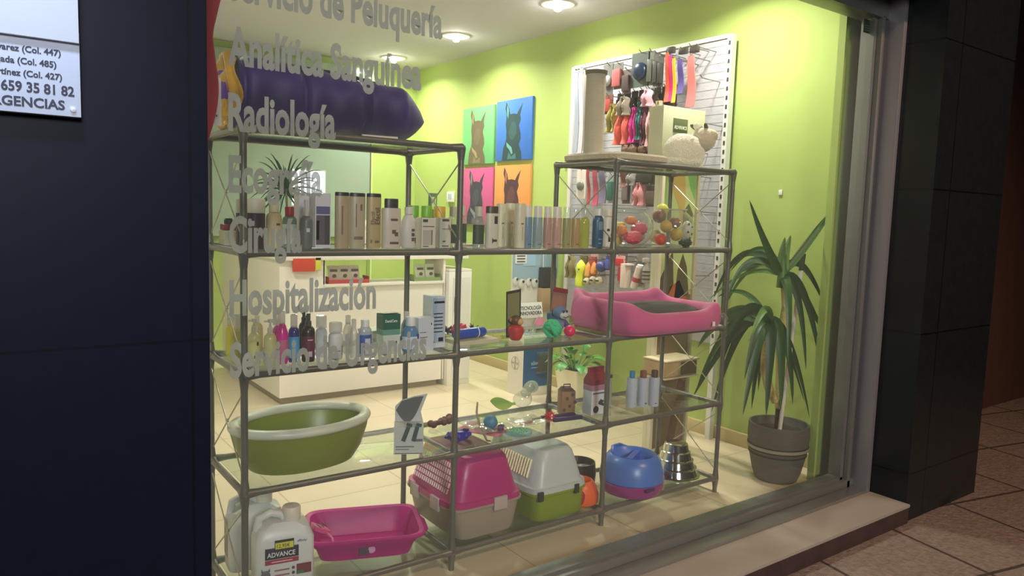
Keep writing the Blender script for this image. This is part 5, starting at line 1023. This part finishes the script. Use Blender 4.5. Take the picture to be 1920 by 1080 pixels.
# third row
t3 = pack('white card with a round grey ball at the left of the third row', 1.779, 1.742, 1.53, .10, (226, 214, 206), (110, 114, 100), round_=True)
strap('deep red leash on a white card in the third row', 1.703, 1.74, 1.49, .03, (176, 66, 66))
strap('dusty pink leash in the middle of the third row', 1.630, 1.738, 1.48, .055, (184, 76, 104))
strap('navy edged lilac leash left of the teal pack', 1.553, 1.736, 1.50, .07, (120, 112, 140))
pack('tall teal and grey pack left of the third front post', 1.462, 1.70, 1.50, .06, (150, 166, 160), (52, 104, 92))
strap('brown chew string right of the third front post', 1.346, 1.723, 1.61, .06, (120, 76, 72), cat='dog chew', name='chew_string', grp='small items of the third row')
garment('grey plush toy with dark eyes in the third row', 1.265, 1.714, 1.62, .07, (150, 146, 144), cat='soft toy', name='plush_toy', grp='small items of the third row')
garment('pink and silver plush toy low in the third row', 1.185, 1.64, 1.485, .10, (206, 140, 146), cat='soft toy', name='plush_toy', grp='small items of the third row')
pack('wide dark pack under the top tube of the right bay', 1.132, 1.715, 1.63, .18, (70, 66, 54), (50, 48, 40))
pack('tall dark pack beside the white edge of the display tower', 1.075, 1.615, 1.48, .085, (76, 64, 54), (90, 76, 66))
# fourth row
tf = thing('latex_toy', 'bright yellow bottle shaped latex toy in the fourth row', 'toy', (2.95, 1.742, .885)); hook(1.742, 1.09, .17)
P(MB().lathe([(.03, 0), (.038, .01), (.040, .06), (.034, .085), (.036, .105), (.040, .13), (.032, .165), (.012, .192), (0, .20)], seg=24), 'toy_body', M((214, 226, 60), .4), tf); P(MB().sph((-.036, -.015, .13), .009, (.4, 1.3, .6), sub=2), 'painted_eye', BLACK, tf)
for yy, zz, hh, c, lb in [(1.665, .965, .11, (222, 160, 84), 'left orange latex toy in the fourth row'), (1.600, .99, .09, (226, 150, 70), 'right orange latex toy in the fourth row')]:
    o = thing('latex_toy', lb, 'toy', (2.95, yy, zz), 0, 'orange latex toys'); P(MB().lathe([(.02, 0), (.026, .01), (.022, hh * .5), (.012, hh * .85), (0, hh)], seg=18), 'toy_body', M(c, .4), o); hook(yy, zz + hh + .01, .17)
for yy, zz, nm in [(1.657, .932, 'left'), (1.592, .948, 'middle'), (1.527, .950, 'right')]:
    o = thing('plush_toy', nm + ' of three small grey white animal face toys', 'soft toy', (2.94, yy, zz), 0, 'animal face toys'); P(MB().sph((0, 0, 0), .030), 'face', M((186, 178, 150), .8), o); P(MB().sph((-.024, .0, 0), .012, (.6, 1.6, .8), sub=2), 'nose', M((50, 44, 36), .6), o); hook(yy, zz + .035, .17)
tag(MB().sph((0, 0, 0), .040).build('dog_ball', M((54, 58, 120), .35), loc=(2.94, 1.515, 1.050)), 'dark blue ball hanging in the fourth row of the pegboard', 'ball'); hook(1.515, 1.1, .17)
pack('small blue pack behind the third front post', 1.452, 1.13, 1.03, .055, (60, 66, 140), (80, 90, 170))
pack('red and white pack above the white roll', 1.346, 1.14, 1.06, .11, (206, 180, 176), (196, 36, 56))
o = thing('dispenser_roll', 'upright white cylinder roll in the fourth row', 'roll', (2.95, 1.278, .925)); P(MB().lathe([(.036, 0), (.036, .155), (.034, .16), (0, .16)], seg=28), 'roll', M((206, 190, 176), .5), o); P(MB().b2(-.03, .03, -.05, .02, .155, .165), 'flange', M((226, 214, 204), .5), o); hook(1.278, 1.1, .17)
o = thing('treat_tube', 'tilted white and red striped treat tube in the fourth row', 'tube', (2.95, 1.166, .93)); P(MB().tube([(0, .03, 0), (0, -.02, .145)], .026, 20), 'tube', M((214, 196, 190), .5), o); P(MB().tube([(0, .014, .045), (0, .004, .075)], .0265, 20), 'red_stripe', M((176, 60, 70), .5), o); P(MB().tube([(0, -.021, .145), (0, -.024, .16)], .022, 20), 'cap', WHITE, o); hook(1.166, 1.1, .17)
o = thing('spray_bottle', 'grey trigger spray bottle right of the striped tube', 'bottle', (2.95, 1.085, .975)); P(MB().lathe([(.026, 0), (.028, .01), (.026, .09), (.012, .12), (.011, .135)], seg=20), 'bottle_body', M((150, 148, 140), .4), o); P(MB().box((-.01, 0, .15), (.05, .02, .03), bevel=.004), 'trigger_head', M((170, 170, 164), .4), o)
for q in range(3): P(MB().lathe([(.0285, .02 + q * .025), (.0285, .03 + q * .025)], seg=20), 'stripe', M((70, 66, 64), .5), o)
hook(1.085, 1.18, .17)
garment('olive brown bag at the left end of the fourth row', 1.860, 1.11, .94, .09, (130, 120, 70), name='fabric_bag', cat='bag')
# scarf and strap right of the tower
strap('dark and lilac strap right of the display tower', .765, 1.70, 1.22, .034, (86, 74, 92), x=2.98); strap('raspberry pink strap right of the display tower', .730, 1.68, 1.22, .034, (184, 50, 84), x=2.97)
pack('small black clip pack right of the plush sheep', .765, 1.83, 1.735, .05, (60, 58, 52), (110, 110, 104), x=2.98)

# yucca in a ringed pot
t = thing('yucca', 'tall yucca in a grey pot with dark rings between the rack and the window corner', 'potted plant', (2.862, -.045, 0))
POT = M((88, 86, 77), .75, bump=.5, bscale=40, var=.15, vscale=12, stretch=(1, 1, 5))
P(MB().lathe([(.095, 0), (.112, .008), (.128, .05), (.150, .15), (.158, .20), (.162, .25), (.160, .30), (.158, .315), (.148, .315), (.145, .29), (.14, .27)], seg=56), 'pot', POT, t)
for zz, rr_ in ((.175, .1545), (.200, .1585), (.152, .151)): P(MB().lathe([(rr_ - .004, -.005), (rr_ + .0025, -.003), (rr_ + .0025, .003), (rr_ - .004, .005)], c=(0, 0, zz), seg=56, cap=False), 'dark_ring', M((36, 34, 28), .8), t)
P(MB().lathe([(.1525, .178), (.1600, .180), (.1615, .196), (.156, .198)], seg=56, cap=False), 'pale_band', M((150, 144, 124), .8, bump=.3, var=.15), t)
P(MB().lathe([(0, .272), (.142, .27)], seg=40), 'soil', M((44, 36, 26), .95, bump=.6), t)
TRK = M((196, 180, 112), .9, bump=1.0, bscale=70, var=.25, vscale=30)
def L_(p): return (p[0] - 2.862, p[1] + .045, p[2])
P(MB().tube([L_(q) for q in [(2.855, -.05, .27), (2.850, -.05, .42)]], [.024, .022], 14), 'lower_trunk', M((60, 52, 38), .9, bump=.6), t)
P(MB().tube([L_(q) for q in [(2.850, -.05, .40), (2.833, -.05, .60), (2.815, -.05, .78), (2.846, -.05, .95), (2.80, -.05, 1.12)]], [.026, .024, .026, .022, .016], 14), 'trunk', TRK, t)
P(MB().tube([L_(q) for q in [(2.80, -.05, .44), (2.74, -.05, .52), (2.69, -.05, .62), (2.685, -.05, .72), (2.71, -.05, .84)]], [.018, .024, .022, .020, .014], 14), 'trunk', TRK, t)
P(MB().tube([L_(q) for q in [(2.785, -.10, .27), (2.93, -.07, 1.15)]], .011, 12), 'stake', M((206, 204, 190), .5), t); P(MB().tube([L_(q) for q in [(2.93, -.07, 1.15), (2.945, -.068, 1.24)]], .013, 12), 'stake_tip', M((28, 50, 18), .6), t)
YL1, YL2, YL3 = M((52, 92, 36), .42), M((38, 74, 34), .45), M((84, 124, 56), .42)
A0 = Vector(L_((2.79, -.05, 1.12))); B0 = Vector(L_((2.70, -.05, .86)))
P(MB().tube([A0 + Vector((0, 0, -.06)), A0 + Vector((0, 0, .12))], [.026, .018], 12), 'leaf_core', YL3, t); P(MB().tube([B0 + Vector((0, 0, -.05)), B0 + Vector((0, 0, .08))], [.024, .016], 12), 'leaf_core', YL3, t)
# upper crown: (mid, tip, width)
for m_, tp, wd, mt_ in [((2.62, -0.05, 1.28), (2.472, -0.05, 1.515), .040, YL1), ((2.98, -0.12, 1.34), (3.1, -0.15, 1.525), .028, YL1), ((2.99, -0.08, 1.36), (3.12, -0.1, 1.47), .020, YL1),
    ((2.766, 0.2, 1.42), (2.883, 0.47, 0.93), .040, YL2), ((2.874, 0.2, 1.291), (2.988, 0.47, 0.868), .030, YL3), ((2.64, 0.1, 1.36), (2.53, 0.12, 0.9), .036, YL1), ((2.86, 0.2, 1.203), (2.845, 0.47, 0.932), .024, YL3),
    ((3.04, 0.03, 1.32), (3.1, -0.13, 0.94), .042, YL2), ((2.98, 0.0, 1.14), (3.1, -0.14, 0.78), .050, YL1), ((2.9, -0.12, 1.18), (3.05, -0.16, 0.6), .044, YL2), ((2.86, -0.12, 1.14), (2.9, -0.16, 0.62), .040, YL2),
    ((2.74, -0.14, 1.14), (2.7, -0.18, 0.68), .044, YL1), ((2.8, 0.08, 1.4), (2.7, 0.22, 1.12), .03, YL1), ((2.74, 0.02, 1.26), (2.62, 0.1, 1.12), .036, YL2), ((2.84, -0.02, 1.22), (2.86, -0.04, 1.34), .05, YL3), ((2.76, -0.05, 1.2), (2.78, -0.06, 1.33), .05, YL3)]:
    spike(A0, Vector(L_(m_)), Vector(L_(tp)), wd * 1.3, mt_, t)
for m_, tp, wd, mt_ in [((2.831, 0.2, 0.982), (2.743, 0.47, 0.345), .050, YL2), ((2.737, 0.2, 1.034), (2.784, 0.47, 0.411), .042, YL1), ((2.745, 0.2, 1.061), (2.771, 0.47, 0.666), .036, YL1), ((2.6, -0.08, 0.96), (2.46, -0.1, 0.42), .050, YL2),
    ((2.64, -0.12, 0.96), (2.6, -0.14, 0.4), .056, YL2), ((2.7, -0.14, 0.98), (2.71, -0.15, 0.42), .056, YL1), ((2.68, -0.02, 1.04), (2.67, 0.0, 0.4), .05, YL2), ((2.823, 0.2, 1.034), (2.932, 0.47, 0.242), .046, YL2), ((2.78, -0.12, 0.94), (2.83, -0.14, 0.44), .044, YL2), ((2.8, 0.05, 1.0), (2.86, 0.1, 0.46), .044, YL1),
    ((2.84, -0.08, 0.92), (3.0, -0.14, 0.34), .030, YL2), ((2.84, -0.02, 0.92), (3.07, -0.06, 0.4), .024, YL2), ((2.711, 0.2, 0.984), (2.765, 0.47, 0.649), .04, YL1), ((2.854, 0.2, 0.932), (2.892, 0.47, 0.555), .036, YL1), ((2.54, -0.1, 1.0), (2.4, -0.14, 0.62), .042, YL2), ((2.86, 0.2, 1.093), (2.927, 0.47, 0.948), .03, YL1), ((2.62, -0.1, 1.08), (2.44, -0.12, 0.8), .04, YL3), ((2.66, 0.08, 1.12), (2.56, 0.14, 0.6), .05, YL2)]:
    spike(B0, Vector(L_(m_)), Vector(L_(tp)), wd * 1.45, mt_, t)
